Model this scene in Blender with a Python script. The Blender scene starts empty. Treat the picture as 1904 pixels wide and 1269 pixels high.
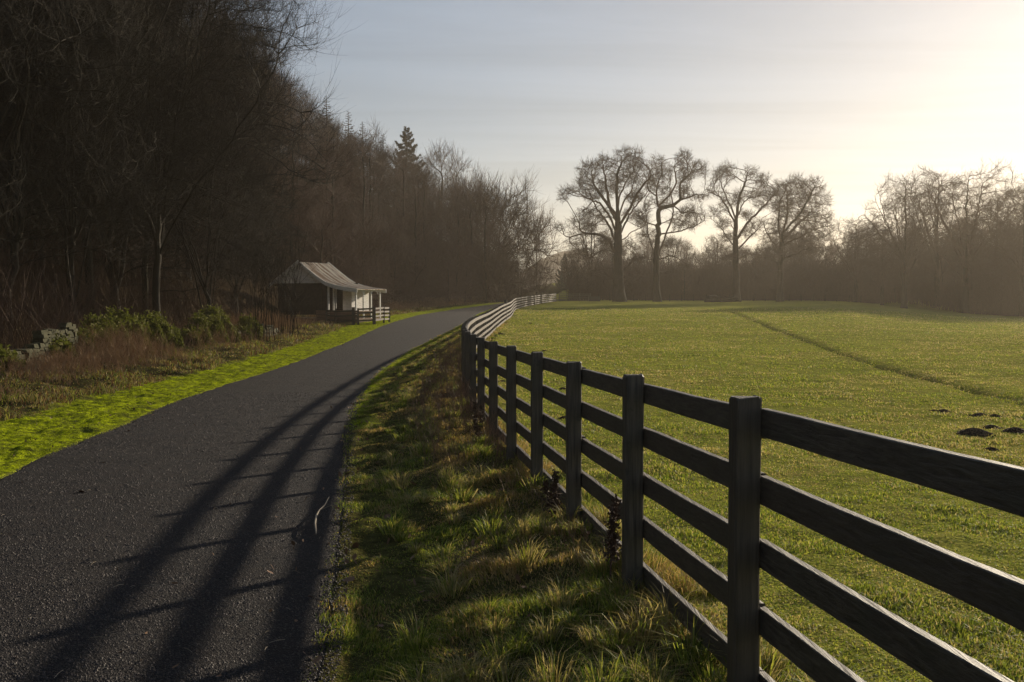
import bpy, math, random
import numpy as np
from mathutils import Vector
R = math.radians
random.seed(7)
rng = np.random.default_rng(7)
scene = bpy.context.scene

# ------------------------------------------------------------------ camera
F_PX = 1851.0; PITCH = math.atan(69.5 / F_PX)
cam_data = bpy.data.cameras.new("camera"); cam = bpy.data.objects.new("camera", cam_data)
scene.collection.objects.link(cam); scene.camera = cam
cam_data.sensor_width = 36.0; cam_data.lens = F_PX * 36.0 / 1904.0
cam_data.clip_start = 0.05; cam_data.clip_end = 6000
cam.rotation_euler = (R(90) - PITCH, 0, 0)

# ------------------------------------------------------------------ sun and sky
SUN_AZ, SUN_EL = R(39), R(17.0)          # azimuth clockwise from +Y (the view axis)
sun_dir = Vector((math.sin(SUN_AZ) * math.cos(SUN_EL), math.cos(SUN_AZ) * math.cos(SUN_EL), math.sin(SUN_EL)))
sl = bpy.data.lights.new("sun", 'SUN'); sl.energy = 5.0; sl.angle = R(1.0); sl.color = (1.0, 0.86, 0.66)
so = bpy.data.objects.new("sun", sl); scene.collection.objects.link(so)
so.rotation_euler = sun_dir.to_track_quat('Z', 'Y').to_euler()

world = bpy.data.worlds.new("World"); scene.world = world; world.use_nodes = True
nt = world.node_tree; nt.nodes.clear()
def N(t, **kw):
    n = nt.nodes.new(t)
    for k, v in kw.items(): setattr(n, k, v)
    return n
sky = N('ShaderNodeTexSky', sky_type='NISHITA', sun_disc=False)
sky.sun_elevation = SUN_EL; sky.sun_rotation = SUN_AZ; sky.dust_density = 0.5; sky.air_density = 1.0; sky.ozone_density = 1.5
tc = N('ShaderNodeTexCoord'); sep = N('ShaderNodeSeparateXYZ'); nt.links.new(tc.outputs['Generated'], sep.inputs[0])
zc = N('ShaderNodeMath', operation='MAXIMUM'); nt.links.new(sep.outputs[2], zc.inputs[0]); zc.inputs[1].default_value = 0.04
dx = N('ShaderNodeMath', operation='DIVIDE'); nt.links.new(sep.outputs[0], dx.inputs[0]); nt.links.new(zc.outputs[0], dx.inputs[1])
dy = N('ShaderNodeMath', operation='DIVIDE'); nt.links.new(sep.outputs[1], dy.inputs[0]); nt.links.new(zc.outputs[0], dy.inputs[1])
cmb = N('ShaderNodeCombineXYZ'); nt.links.new(dx.outputs[0], cmb.inputs[0]); nt.links.new(dy.outputs[0], cmb.inputs[1])
mp = N('ShaderNodeMapping'); mp.inputs['Rotation'].default_value = (0, 0, R(12)); mp.inputs['Scale'].default_value = (0.30, 1.0, 1)
nt.links.new(cmb.outputs[0], mp.inputs[0])
cl = N('ShaderNodeTexNoise'); cl.inputs['Scale'].default_value = 0.9; cl.inputs['Detail'].default_value = 7; cl.inputs['Roughness'].default_value = 0.6
cl.inputs['Distortion'].default_value = 0.6
nt.links.new(mp.outputs[0], cl.inputs['Vector'])
rp = N('ShaderNodeMapRange'); nt.links.new(cl.outputs[0], rp.inputs[0])
rp.inputs[1].default_value = 0.34; rp.inputs[2].default_value = 0.68; rp.inputs[3].default_value = 0.86; rp.inputs[4].default_value = 0.98
gm = N('ShaderNodeGamma'); nt.links.new(sky.outputs[0], gm.inputs[0]); gm.inputs[1].default_value = 0.62      # thin cloud veils even the sky out
cc = N('ShaderNodeMix', data_type='RGBA', blend_type='MULTIPLY'); cc.inputs[0].default_value = 1
nt.links.new(gm.outputs[0], cc.inputs[6]); cmr = N('ShaderNodeMapRange'); nt.links.new(cl.outputs[0], cmr.inputs[0]); cmr.inputs[1].default_value = .3; cmr.inputs[2].default_value = .7; cmr.inputs[3].default_value = 2.2; cmr.inputs[4].default_value = 2.72
ct = N('ShaderNodeMix', data_type='RGBA', blend_type='MULTIPLY'); ct.inputs[0].default_value = 1; nt.links.new(cmr.outputs[0], ct.inputs[6]); ct.inputs[7].default_value = (.95, .975, 1.035, 1)
nt.links.new(ct.outputs[2], cc.inputs[7])
mx = N('ShaderNodeMix', data_type='RGBA'); nt.links.new(rp.outputs[0], mx.inputs[0])
nt.links.new(sky.outputs[0], mx.inputs[6]); nt.links.new(cc.outputs[2], mx.inputs[7])
bg = N('ShaderNodeBackground'); bg.inputs['Strength'].default_value = 0.05
nt.links.new(mx.outputs[2], bg.inputs['Color'])
wo = N('ShaderNodeOutputWorld'); nt.links.new(bg.outputs[0], wo.inputs['Surface'])

scene.view_settings.view_transform = 'Standard'; scene.view_settings.look = 'None'
scene.view_settings.exposure = 0.35; scene.view_settings.gamma = 1.0
scene.cycles.use_denoising = True
scene.cycles.max_bounces = 6; scene.cycles.diffuse_bounces = 2; scene.cycles.glossy_bounces = 2
scene.cycles.transmission_bounces = 3; scene.cycles.volume_bounces = 1; scene.cycles.transparent_max_bounces = 4

# ------------------------------------------------------------------ helpers
def smooth(a, b, x):
    t = np.clip((x - a) / (b - a), 0, 1); return t * t * (3 - 2 * t)
_h = np.random.default_rng(99).random((256, 256))
def vnoise(x, y, s, ox=0.0, oy=0.0):
    x = np.asarray(x, float) / s + ox + 1000.5; y = np.asarray(y, float) / s + oy + 1000.5
    xi = np.floor(x).astype(int); yi = np.floor(y).astype(int); fx = x - xi; fy = y - yi
    fx = fx * fx * (3 - 2 * fx); fy = fy * fy * (3 - 2 * fy)
    a = _h[xi & 255, yi & 255]; b = _h[(xi + 1) & 255, yi & 255]; c = _h[xi & 255, (yi + 1) & 255]; d = _h[(xi + 1) & 255, (yi + 1) & 255]
    return (a * (1 - fx) + b * fx) * (1 - fy) + (c * (1 - fx) + d * fx) * fy - 0.5
def fbm(x, y, s, o=4, ox=0.0):
    t = 0; a = 1.0
    for k in range(o): t = t + a * vnoise(x, y, s / 2 ** k, ox + 7.3 * k, 3.1 * k); a *= 0.5
    return t

def link(o, parent=None):
    scene.collection.objects.link(o)
    if parent is not None: o.parent = parent
    return o
def tag(o, label=None, cat=None, group=None, kind=None):
    if label: o['label'] = label
    if cat: o['category'] = cat
    if group: o['group'] = group
    if kind: o['kind'] = kind
    return o
def empty(name, loc, label, cat, group=None, rz=0.0, sc=None):
    o = bpy.data.objects.new(name, None); o.location = loc; o.rotation_euler = (0, 0, rz); o.empty_display_size = 0.3
    if sc is not None: o.scale = sc if hasattr(sc, '__len__') else (sc, sc, sc)
    link(o); return tag(o, label, cat, group)
class MB:
    """collects pieces (verts, faces) and links them as one mesh object"""
    def __init__(s): s.v = []; s.f = []; s.n = 0; s.att = []
    def add(s, verts, faces, att=None):
        verts = np.asarray(verts, float).reshape(-1, 3); faces = np.asarray(faces, int)
        s.v.append(verts); s.f.append(faces + s.n); s.n += len(verts)
        s.att.append(np.zeros((len(verts), 4)) if att is None else np.asarray(att, float).reshape(-1, 4))
    def build(s, name, mat, parent=None, smoothed=False, attname=None):
        me = bpy.data.meshes.new(name)
        v = np.concatenate(s.v); me.vertices.add(len(v)); me.vertices.foreach_set('co', v.ravel())
        loops = np.concatenate([f.ravel() for f in s.f]); sizes = np.concatenate([np.full(len(f), f.shape[1]) for f in s.f])
        me.loops.add(len(loops)); me.loops.foreach_set('vertex_index', loops.astype(np.int32))
        me.polygons.add(len(sizes)); st = np.concatenate([[0], np.cumsum(sizes)[:-1]])
        me.polygons.foreach_set('loop_start', st.astype(np.int32)); me.polygons.foreach_set('loop_total', sizes.astype(np.int32))
        me.polygons.foreach_set('use_smooth', np.full(len(sizes), smoothed))
        if attname:
            a = me.attributes.new(attname, 'FLOAT_COLOR', 'POINT'); a.data.foreach_set('color', np.concatenate(s.att).ravel())
        me.update(calc_edges=True); me.materials.append(mat)
        return link(bpy.data.objects.new(name, me), parent)
BOXF = np.array([[0, 3, 2, 1], [4, 5, 6, 7], [0, 1, 5, 4], [1, 2, 6, 5], [2, 3, 7, 6], [3, 0, 4, 7]])
def box(mb, c, size, rz=0.0, taper=1.0):
    sx, sy, sz = [k / 2 for k in size]
    v = np.array([[-sx, -sy, -sz], [sx, -sy, -sz], [sx, sy, -sz], [-sx, sy, -sz], [-sx * taper, -sy * taper, sz], [sx * taper, -sy * taper, sz], [sx * taper, sy * taper, sz], [-sx * taper, sy * taper, sz]])
    ca, sa = math.cos(rz), math.sin(rz)
    v = np.stack([v[:, 0] * ca - v[:, 1] * sa, v[:, 0] * sa + v[:, 1] * ca, v[:, 2]], 1) + np.array(c)
    mb.add(v, BOXF)
def beam(mb, p, q, w, h, up=(0, 0, 1)):
    """box from p to q, w wide (sideways), h high"""
    p = Vector(p); q = Vector(q); d = (q - p); L = d.length; d.normalize()
    s = d.cross(Vector(up)).normalized(); u = s.cross(d).normalized()
    vs = []
    for a in (p, q):
        for i, j in ((-1, -1), (1, -1), (1, 1), (-1, 1)): vs.append(tuple(a + s * (i * w / 2) + u * (j * h / 2)))
    mb.add(vs, [[0, 1, 2, 3], [7, 6, 5, 4], [0, 4, 5, 1], [1, 5, 6, 2], [2, 6, 7, 3], [3, 7, 4, 0]])
def tubes(mb, P, Rr, sides, att=None):
    """P (n,k,3), Rr (n,k): n tapered tubes at once"""
    P = np.asarray(P, float); Rr = np.asarray(Rr, float); n, k, _ = P.shape
    T = np.empty_like(P); T[:, 1:-1] = P[:, 2:] - P[:, :-2]; T[:, 0] = P[:, 1] - P[:, 0]; T[:, -1] = P[:, -1] - P[:, -2]
    T /= np.linalg.norm(T, axis=2, keepdims=True) + 1e-9
    A = P[:, -1] - P[:, 0]; A /= np.linalg.norm(A, axis=1, keepdims=True) + 1e-9
    ref = np.where(np.abs(A[:, 2:3]) > 0.8, np.array([[1.0, 0.13, 0]]), np.array([[0.1, 0, 1.0]]))
    U = np.cross(T, ref[:, None, :]); U /= np.linalg.norm(U, axis=2, keepdims=True) + 1e-9
    W = np.cross(T, U)
    an = np.arange(sides) * 2 * np.pi / sides
    V = P[:, :, None, :] + Rr[:, :, None, None] * (np.cos(an)[None, None, :, None] * U[:, :, None, :] + np.sin(an)[None, None, :, None] * W[:, :, None, :])
    j = np.arange(sides); j2 = (j + 1) % sides
    i = np.arange(k - 1)[:, None] * sides
    q = np.stack([i + j, i + j2, i + sides + j2, i + sides + j], -1).reshape(-1, 4)
    F = (np.arange(n)[:, None, None] * (k * sides) + q[None]).reshape(-1, 4)
    mb.add(V.reshape(-1, 3), F, None if att is None else np.repeat(att, k * sides, axis=0))

# ------------------------------------------------------------------ materials
def mat(name, fn):
    m = bpy.data.materials.new(name); m.use_nodes = True; t = m.node_tree; t.nodes.clear()
    out = t.nodes.new('ShaderNodeOutputMaterial')
    def nd(ty, ins=None, **kw):
        n = t.nodes.new(ty)
        for k, v in kw.items(): setattr(n, k, v)
        for k, v in (ins or {}).items():
            if hasattr(v, 'is_output') or isinstance(v, bpy.types.NodeSocket): t.links.new(v, n.inputs[k])
            else: n.inputs[k].default_value = v
        return n
    s = fn(nd, t); t.links.new(s, out.inputs['Surface']); return m
def c4(c): return (c[0], c[1], c[2], 1)
def noise(nd, vec, scale, detail=4, rough=0.55, dist=0.0):
    return nd('ShaderNodeTexNoise', {'Vector': vec, 'Scale': scale, 'Detail': detail, 'Roughness': rough, 'Distortion': dist}).outputs[0]
def mixc(nd, f, a, b, blend='MIX'):
    n = nd('ShaderNodeMix', {0: f, 6: a if isinstance(a, bpy.types.NodeSocket) else c4(a), 7: b if isinstance(b, bpy.types.NodeSocket) else c4(b)}, data_type='RGBA', blend_type=blend)
    return n.outputs[2]
def rng_(nd, v, a, b, c=0.0, d=1.0):
    return nd('ShaderNodeMapRange', {0: v, 1: a, 2: b, 3: c, 4: d}).outputs[0]
def pos(nd): return nd('ShaderNodeNewGeometry').outputs['Position']
def objc(nd): return nd('ShaderNodeTexCoord').outputs['Object']
def scaled(nd, v, s): return nd('ShaderNodeMapping', {'Vector': v, 'Scale': s}).outputs[0]
def bump(nd, h, strength, dist): return nd('ShaderNodeBump', {'Height': h, 'Strength': strength, 'Distance': dist}).outputs[0]
def bsdf(nd, col, rough=0.8, nrm=None, spec=0.5):
    d = {'Base Color': col if isinstance(col, bpy.types.NodeSocket) else c4(col), 'Roughness': rough, 'Specular IOR Level': spec}
    if nrm is not None: d['Normal'] = nrm
    return nd('ShaderNodeBsdfPrincipled', d).outputs[0]

def m_ground(nd, t):
    p = pos(nd); z = nd('ShaderNodeAttribute', attribute_name='zone')
    sp = nd('ShaderNodeSeparateColor', {0: z.outputs['Color']})
    big = noise(nd, p, 0.35, 4); fine = noise(nd, p, 9.0, 5, 0.65); mid = noise(nd, p, 2.2, 4, 0.6)
    g = mixc(nd, rng_(nd, fine, 0.35, 0.65), (0.095, 0.110, 0.022), (0.28, 0.29, 0.052))
    g = mixc(nd, rng_(nd, mid, 0.45, 0.7), g, (0.24, 0.20, 0.06))
    g = mixc(nd, rng_(nd, big, 0.4, 0.65, 0, 0.6), g, (0.30, 0.29, 0.06))
    moss = mixc(nd, rng_(nd, fine, 0.38, 0.6), (0.08, 0.10, 0.008), (0.36, 0.42, 0.012))
    moss = mixc(nd, rng_(nd, mid, 0.48, 0.66, 0, .85), moss, (0.07, 0.075, 0.02))  # darker patches paint streaky shade into the moss colour
    rough = mixc(nd, rng_(nd, fine, 0.35, 0.65), (0.022, 0.02, 0.010), (0.085, 0.075, 0.03))
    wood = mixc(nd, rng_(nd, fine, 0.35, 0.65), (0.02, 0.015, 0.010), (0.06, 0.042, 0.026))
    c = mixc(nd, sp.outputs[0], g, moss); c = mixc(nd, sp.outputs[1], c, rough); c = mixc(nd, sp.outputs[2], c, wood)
    c = mixc(nd, z.outputs['Alpha'], c, (0.035, 0.04, 0.014))
    h = nd('ShaderNodeMath', {0: fine, 1: noise(nd, p, 28, 3)}, operation='ADD').outputs[0]
    return bsdf(nd, c, 0.95, bump(nd, h, 0.9, 0.05), 0.0)
M_ground = mat('ground', m_ground)

def m_road(nd, t):
    p = pos(nd); fine = noise(nd, p, 60, 4, 0.7); mid = noise(nd, p, 5, 5, 0.6)
    vo = nd('ShaderNodeTexVoronoi', {'Vector': p, 'Scale': 95.0})
    lane = noise(nd, scaled(nd, p, (2.2, 0.05, 1)), 1.0, 3)
    c = mixc(nd, rng_(nd, fine, 0.3, 0.7), (0.0035, 0.003, 0.003), (0.018, 0.0135, 0.0125))
    c = mixc(nd, rng_(nd, mid, 0.42, 0.66, 0, 0.45), c, (0.034, 0.020, 0.0145))
    c = mixc(nd, rng_(nd, noise(nd, p, 0.9, 6, 0.7), 0.5, 0.62, 0, 0.5), c, (0.012, 0.011, 0.011))
    c = mixc(nd, rng_(nd, lane, 0.45, 0.62, 0, 0.35), c, (0.014, 0.013, 0.0135))
    st = nd('ShaderNodeSeparateColor', {0: vo.outputs['Color']}).outputs[0]
    c = mixc(nd, rng_(nd, st, 0.93, 0.97, 0, 0.8), c, (0.10, 0.09, 0.08))
    h = nd('ShaderNodeMath', {0: vo.outputs['Distance'], 1: fine}, operation='ADD').outputs[0]
    return bsdf(nd, c, 0.75, bump(nd, h, 1.0, 0.03), 0.22)
M_road = mat('tarmac', m_road)

def m_grass(spread=1.0):
    def f(nd, t):
        a = nd('ShaderNodeAttribute', attribute_name='tint').outputs['Color']
        d = nd('ShaderNodeBsdfPrincipled', {'Base Color': a, 'Roughness': 0.55, 'Specular IOR Level': 0.18}).outputs[0]
        tr = nd('ShaderNodeBsdfTranslucent', {'Color': mixc(nd, 1.0, a, (1.25, 1.25, 0.8), 'MULTIPLY')}).outputs[0]
        return nd('ShaderNodeMixShader', {0: 0.45, 1: d, 2: tr}).outputs[0]
    return f
M_grass = mat('grass_blade', m_grass())

def m_wood(sc):
    def f(nd, t):
        oi = nd('ShaderNodeObjectInfo').outputs['Random']; p = pos(nd); g = noise(nd, scaled(nd, p, sc), 1.0, 6, 0.65, 0.4); b = noise(nd, p, 3.0, 4); s = noise(nd, p, 14, 3)
        c = mixc(nd, rng_(nd, g, 0.3, 0.7), (0.028, 0.021, 0.015), (0.15, 0.122, 0.09))
        c = mixc(nd, rng_(nd, b, 0.45, 0.7, 0, 0.6), c, (0.058, 0.058, 0.038))
        c = mixc(nd, rng_(nd, s, 0.62, 0.72, 0, 0.6), c, (0.03, 0.026, 0.02))
        c = mixc(nd, rng_(nd, oi, 0, 1, 0, .5), c, (0.085, 0.062, 0.042))
        return bsdf(nd, c, 0.58, bump(nd, g, 0.8, 0.012), 0.45)
    return f
M_rail = mat('weathered_rail', m_wood((55, 2.0, 55))); M_post = mat('weathered_post', m_wood((55, 55, 2.5)))

def m_bark(c1, c2, c3, rg=.8, sp=.3):
    def f(nd, t):
        p = objc(nd); g = noise(nd, scaled(nd, p, (6, 6, 1.2)), 1.0, 5, 0.65)
        r = nd('ShaderNodeObjectInfo').outputs['Random']
        c = mixc(nd, rng_(nd, g, 0.3, 0.7), c1, c2); c = mixc(nd, rng_(nd, r, 0, 1, 0, 0.75), c, c3)
        return bsdf(nd, c, rg, bump(nd, g, 0.6, 0.04), sp)
    return f
M_bark = mat('bark', m_bark((0.02, 0.016, 0.012), (0.055, 0.045, 0.033), (0.035, 0.034, 0.022), .9, .08))
M_twig = mat('twigs', m_bark((0.035, 0.020, 0.014), (0.085, 0.048, 0.031), (0.055, 0.037, 0.024)))
M_redtwig = mat('reddish_twigs', m_bark((0.065, 0.036, 0.025), (0.135, 0.075, 0.05), (0.09, 0.06, 0.036)))
def m_straw(c1, c2):
    def f(nd, t):
        c = mixc(nd, rng_(nd, noise(nd, pos(nd), 2.5, 4), .35, .65), c1, c2)
        return nd('ShaderNodeMixShader', {0: .4, 1: bsdf(nd, c, .6, None, .3), 2: nd('ShaderNodeBsdfTranslucent', {'Color': c}).outputs[0]}).outputs[0]
    return f
M_rust = mat('rusty_stems', m_straw((.24, .15, .085), (.52, .38, .23)))
M_weed = mat('weed_stems', m_straw((.14, .075, .05), (.34, .23, .15)))
M_nearbark = mat("dark_bark", m_bark((0.014, 0.011, 0.008), (0.048, 0.038, 0.026), (0.028, 0.022, 0.013), .8, .2))
M_needle = mat('needles', lambda nd, t: bsdf(nd, mixc(nd, noise(nd, objc(nd), 3), (0.010, 0.018, 0.010), (0.03, 0.045, 0.02)), 0.7))
M_stone = mat('stone', lambda nd, t: bsdf(nd, mixc(nd, rng_(nd, noise(nd, pos(nd), 7, 6, 0.7), 0.3, 0.7), (0.025, 0.028, 0.012), (0.095, 0.088, 0.05)), 0.9, bump(nd, noise(nd, pos(nd), 20, 5), 0.6, 0.02), 0.2))
M_dirt = mat('dark_soil', lambda nd, t: bsdf(nd, mixc(nd, noise(nd, pos(nd), 25, 4), (0.020, 0.014, 0.009), (0.075, 0.052, 0.034)), 0.95, bump(nd, noise(nd, pos(nd), 30, 4), 0.8, 0.03), 0.1))
M_white = mat('flaking_white_paint', lambda nd, t: bsdf(nd, mixc(nd, rng_(nd, noise(nd, scaled(nd, pos(nd), (4, 4, 14)), 1.0, 5, 0.7), 0.5, 0.7), (0.78, 0.76, 0.70), (0.42, 0.38, 0.32)), 0.6))
M_darkboard = mat('dark_boards', lambda nd, t: bsdf(nd, mixc(nd, rng_(nd, noise(nd, pos(nd), 5, 4), 0.3, 0.7), (0.018, 0.014, 0.011), (0.05, 0.04, 0.03)), 0.8))
M_brownboard = mat('brown_boards', lambda nd, t: bsdf(nd, mixc(nd, rng_(nd, noise(nd, scaled(nd, pos(nd), (1, 1, 20)), 1.0, 4), 0.3, 0.7), (0.12, 0.07, 0.045), (0.24, 0.15, 0.10)), 0.8))
M_darkpost = mat('dark_fence_timber', lambda nd, t: bsdf(nd, mixc(nd, noise(nd, pos(nd), 12, 4), (0.03, 0.025, 0.02), (0.10, 0.08, 0.06)), 0.8))
M_stick = mat('pale_stick', lambda nd, t: bsdf(nd, mixc(nd, noise(nd, pos(nd), 30, 4), (0.16, 0.13, 0.09), (0.34, 0.28, 0.20)), 0.7))
def m_tin(nd, t):
    p = nd('ShaderNodeMapping', {'Vector': objc(nd), 'Rotation': (0, 0, R(26.1))}).outputs[0]; v = nd('ShaderNodeSeparateXYZ', {0: p})
    st = noise(nd, scaled(nd, p, (0.25, 3.2, 0.25)), 1.0, 5, 0.7); pt = noise(nd, scaled(nd, p, (1.2, 7, 1.2)), 1.0, 4, 0.7)
    c = mixc(nd, rng_(nd, st, 0.42, 0.58), (0.84, 0.75, 0.57), (0.36, 0.21, 0.11))
    c = mixc(nd, rng_(nd, pt, 0.55, 0.75, 0, 0.7), c, (0.16, 0.09, 0.055))
    return bsdf(nd, c, 0.55, None, 0.4)
M_tin = mat('rusty_corrugated_roof', m_tin)

# ------------------------------------------------------------------ the lie of the land
ZT = np.array([(-40, -1.62), (0, -1.65), (4, -1.73), (6, -1.78), (11.5, -1.835), (17, -1.89), (30, -1.90), (50, -1.83), (60, -1.62), (72, -1.30), (85, -1.07), (110, -.71), (139, -.22), (166, .36), (200, .75), (300, 1.0), (5000, 1.0)])
def base_z(x, y):
    z = np.interp(y, ZT[:, 0], ZT[:, 1])
    z = (z + np.interp(y - 4, ZT[:, 0], ZT[:, 1]) + np.interp(y + 4, ZT[:, 0], ZT[:, 1])) / 3
    a = x / np.maximum(y, 1.0); w = 1 - smooth(0.30, 0.52, a) * smooth(40, 70, y)
    return -1.85 + w * (z + 1.85)
def road_drop(y): return np.interp(y, [-40, 24, 60, 110, 400], [0.30, 0.30, 0.14, 0.06, 0.0])
def ray(px, py):
    xc = (px - 952.0) / F_PX; yc = -(py - 634.5) / F_PX
    c, s = math.cos(PITCH), math.sin(PITCH)
    return Vector((xc, c + yc * s, -s + yc * c))
def ground_at(px, py, zf):
    r = ray(px, py); t = 2.0
    while t < 2500:
        if r.z * t <= zf(r.x * t, r.y * t): break
        t *= 1.01
    lo, hi = t / 1.01, t
    for _ in range(30):
        m = (lo + hi) / 2
        if r.z * m <= zf(r.x * m, r.y * m): hi = m
        else: lo = m
    return r.x * hi, r.y * hi
zr_ = lambda x, y: float(base_z(x, y) - road_drop(y))
rr = [ground_at(*q, zr_) for q in [(600, 1269), (612, 1150), (628, 1000), (642, 880), (648, 810), (652, 765), (677, 728), (703, 693), (765, 650), (806, 630), (840, 614), (863, 601)]]
ll = [ground_at(*q, zr_) for q in [(0, 893), (73, 853), (156, 817), (222, 795), (314, 751), (400, 722), (536, 679), (612, 649), (703, 609), (778, 586), (850, 575)]]
rr = [(rr[0][0] + .25, -30.0)] + rr + [(-3.3, 95), (-2.6, 118), (0.0, 137), (2.0, 150), (4.4, 166), (8, 185), (13, 205), (20, 232)]
s0 = (ll[2][0] - ll[0][0]) / (ll[2][1] - ll[0][1])
ll = [(ll[0][0] + 1.2, -30.0), (ll[0][0] + .5, 4.0)] + ll + [(-6.5, 118), (-4.3, 137), (-2.3, 150), (0.2, 166), (3.8, 185), (9, 205), (16, 232)]
rr = np.array(sorted(rr, key=lambda q: q[1])); ll = np.array(sorted(ll, key=lambda q: q[1]))
def smooth_tab(t):
    ys = np.concatenate([np.linspace(-30, 60, 181), np.linspace(61, 230, 170)]); xs = np.interp(ys, t[:, 1], t[:, 0])
    for _ in range(6): xs[1:-1] = (xs[:-2] + 2 * xs[1:-1] + xs[2:]) / 4
    return ys, xs
RY, RX = smooth_tab(rr); LY, LX = smooth_tab(ll)
def road_r(y): return np.interp(y, RY, RX)
def road_l(y): return np.interp(y, LY, LX)
FY = np.array([-60, 0, 30, 60, 100, 160, 250, 350, 420]); FX = np.array([-15.5, -15.5, -15.5, -18.0, -15.5, -8, -1, 4, 8])
def foot(y): return np.interp(y, FY, FX)
TRK = np.array([ground_at(*q, lambda x, y: float(base_z(x, y))) for q in [(1360, 580), (1400, 596), (1500, 634), (1620, 676), (1740, 707), (1904, 750), (2050, 795)]])
TRK = TRK[np.argsort(TRK[:, 1])]
FENCE = np.array([(0.45, 1.475), (2.05, 1.262), (4.17, .98), (6.02, .735), (7.87, .49), (9.72, .245), (11.5, .0), (13.35, -.25), (15.2, -.47), (17.05, -.67), (18.9, -.84), (21, -1.0), (24, -1.17), (28, -1.33), (33, -1.47), (40, -1.52), (48, -1.43), (58, -1.13), (66, -.83), (73, -.5), (80, -.19), (90, 0), (100, .10), (110, .35), (124, 1.3), (139, 2.9), (152, 4.7), (166, 7.3)])
def fence_x(y): return np.interp(y, FENCE[:, 0], FENCE[:, 1])
def land(x, y, detail=True):
    x = np.asarray(x, float); y = np.asarray(y, float)
    z = base_z(x, y); xr = road_r(y); xl = road_l(y)
    tr = x - xr; tl = xl - x
    m = np.where(tr > 0, 1 - smooth(0.15, 2.2, tr), np.where(tl > 0, 1 - 0.7 * smooth(2.0, 6.0, tl), 1.0))
    z = z - road_drop(y) * m
    hf = foot(y) - x; hf = hf * smooth(-60, -20, y)
    hh = 0.69 * 0.5 * (hf + np.sqrt(hf * hf + 9.0)) - 0.69 * 0.5 * 3 * np.exp(-np.abs(hf) / 9)
    hh = np.maximum(hh - 0.15, 0); hh = 75 * (1 - np.exp(-hh / 75 * 1.25)) * (1 - smooth(330, 470, y))
    z = z + hh
    r = np.hypot(x, y)
    z = z + smooth(230, 330, r) * (1.5 * fbm(x, y, 90, 3) + 1.0) * (x > -400)
    z = z + (3.5 + 3 * fbm(x, y, 60, 3, 8)) * smooth(190, 260, y) * smooth(-10, 15, x) + 5.5 * smooth(.36, .44, x / np.maximum(y, 1)) * smooth(150, 185, y) * (y > 1)
    z = z + (46 + 9 * fbm(x, y, 28, 3)) * np.exp(-(((x - 55) / 62) ** 2 + ((y - 1000) / 130) ** 2)) + 34 * np.exp(-(((x - 420) / 300) ** 2 + ((y - 760) / 160) ** 2))
    if detail:
        onroad = (tr < 0.02) & (tl < 0.02)
        field = smooth(0.0, 0.5, x - fence_x(y))
        verge = smooth(0.0, 0.35, tr) * (1 - field)
        moss = smooth(0, 0.3, tl) * (1 - smooth(2.0, 3.0, tl)); wild = smooth(2.0, 3.2, tl)
        b = field * (0.045 * fbm(x, y, 0.45, 3) + 0.07 * fbm(x, y, 4.5, 2, 5)) + verge * (0.13 * fbm(x, y, 0.6, 3, 9) + 0.10 * fbm(x, y, 2.0, 1, 3)) \
            + moss * (0.075 * fbm(x, y, 0.3, 3, 2) + .03 * vnoise(x, y, 1.4)) + wild * (0.22 * fbm(x, y, 1.1, 3, 4)) + smooth(2, 12, hf) * 1.2 * fbm(x, y, 9, 3, 1)
        b = np.where(onroad, -0.02, b)
        tx = np.interp(y, TRK[:, 1], TRK[:, 0]); dt = (x - tx) * 0.55; on = smooth(TRK[0, 1] - 2, TRK[0, 1], y) * (1 - smooth(TRK[-1, 1] - 5, TRK[-1, 1] + 5, y))
        b = b - on * (0.08 * np.exp(-(dt / 0.13) ** 2) * (0.5 + 1.0 * (vnoise(x, y, 1.3) + .5)) - 0.03 * np.exp(-((dt - .4) / 0.2) ** 2))
        z = z + b
    return z
def lz(x, y): return float(land(x, y))

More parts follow.
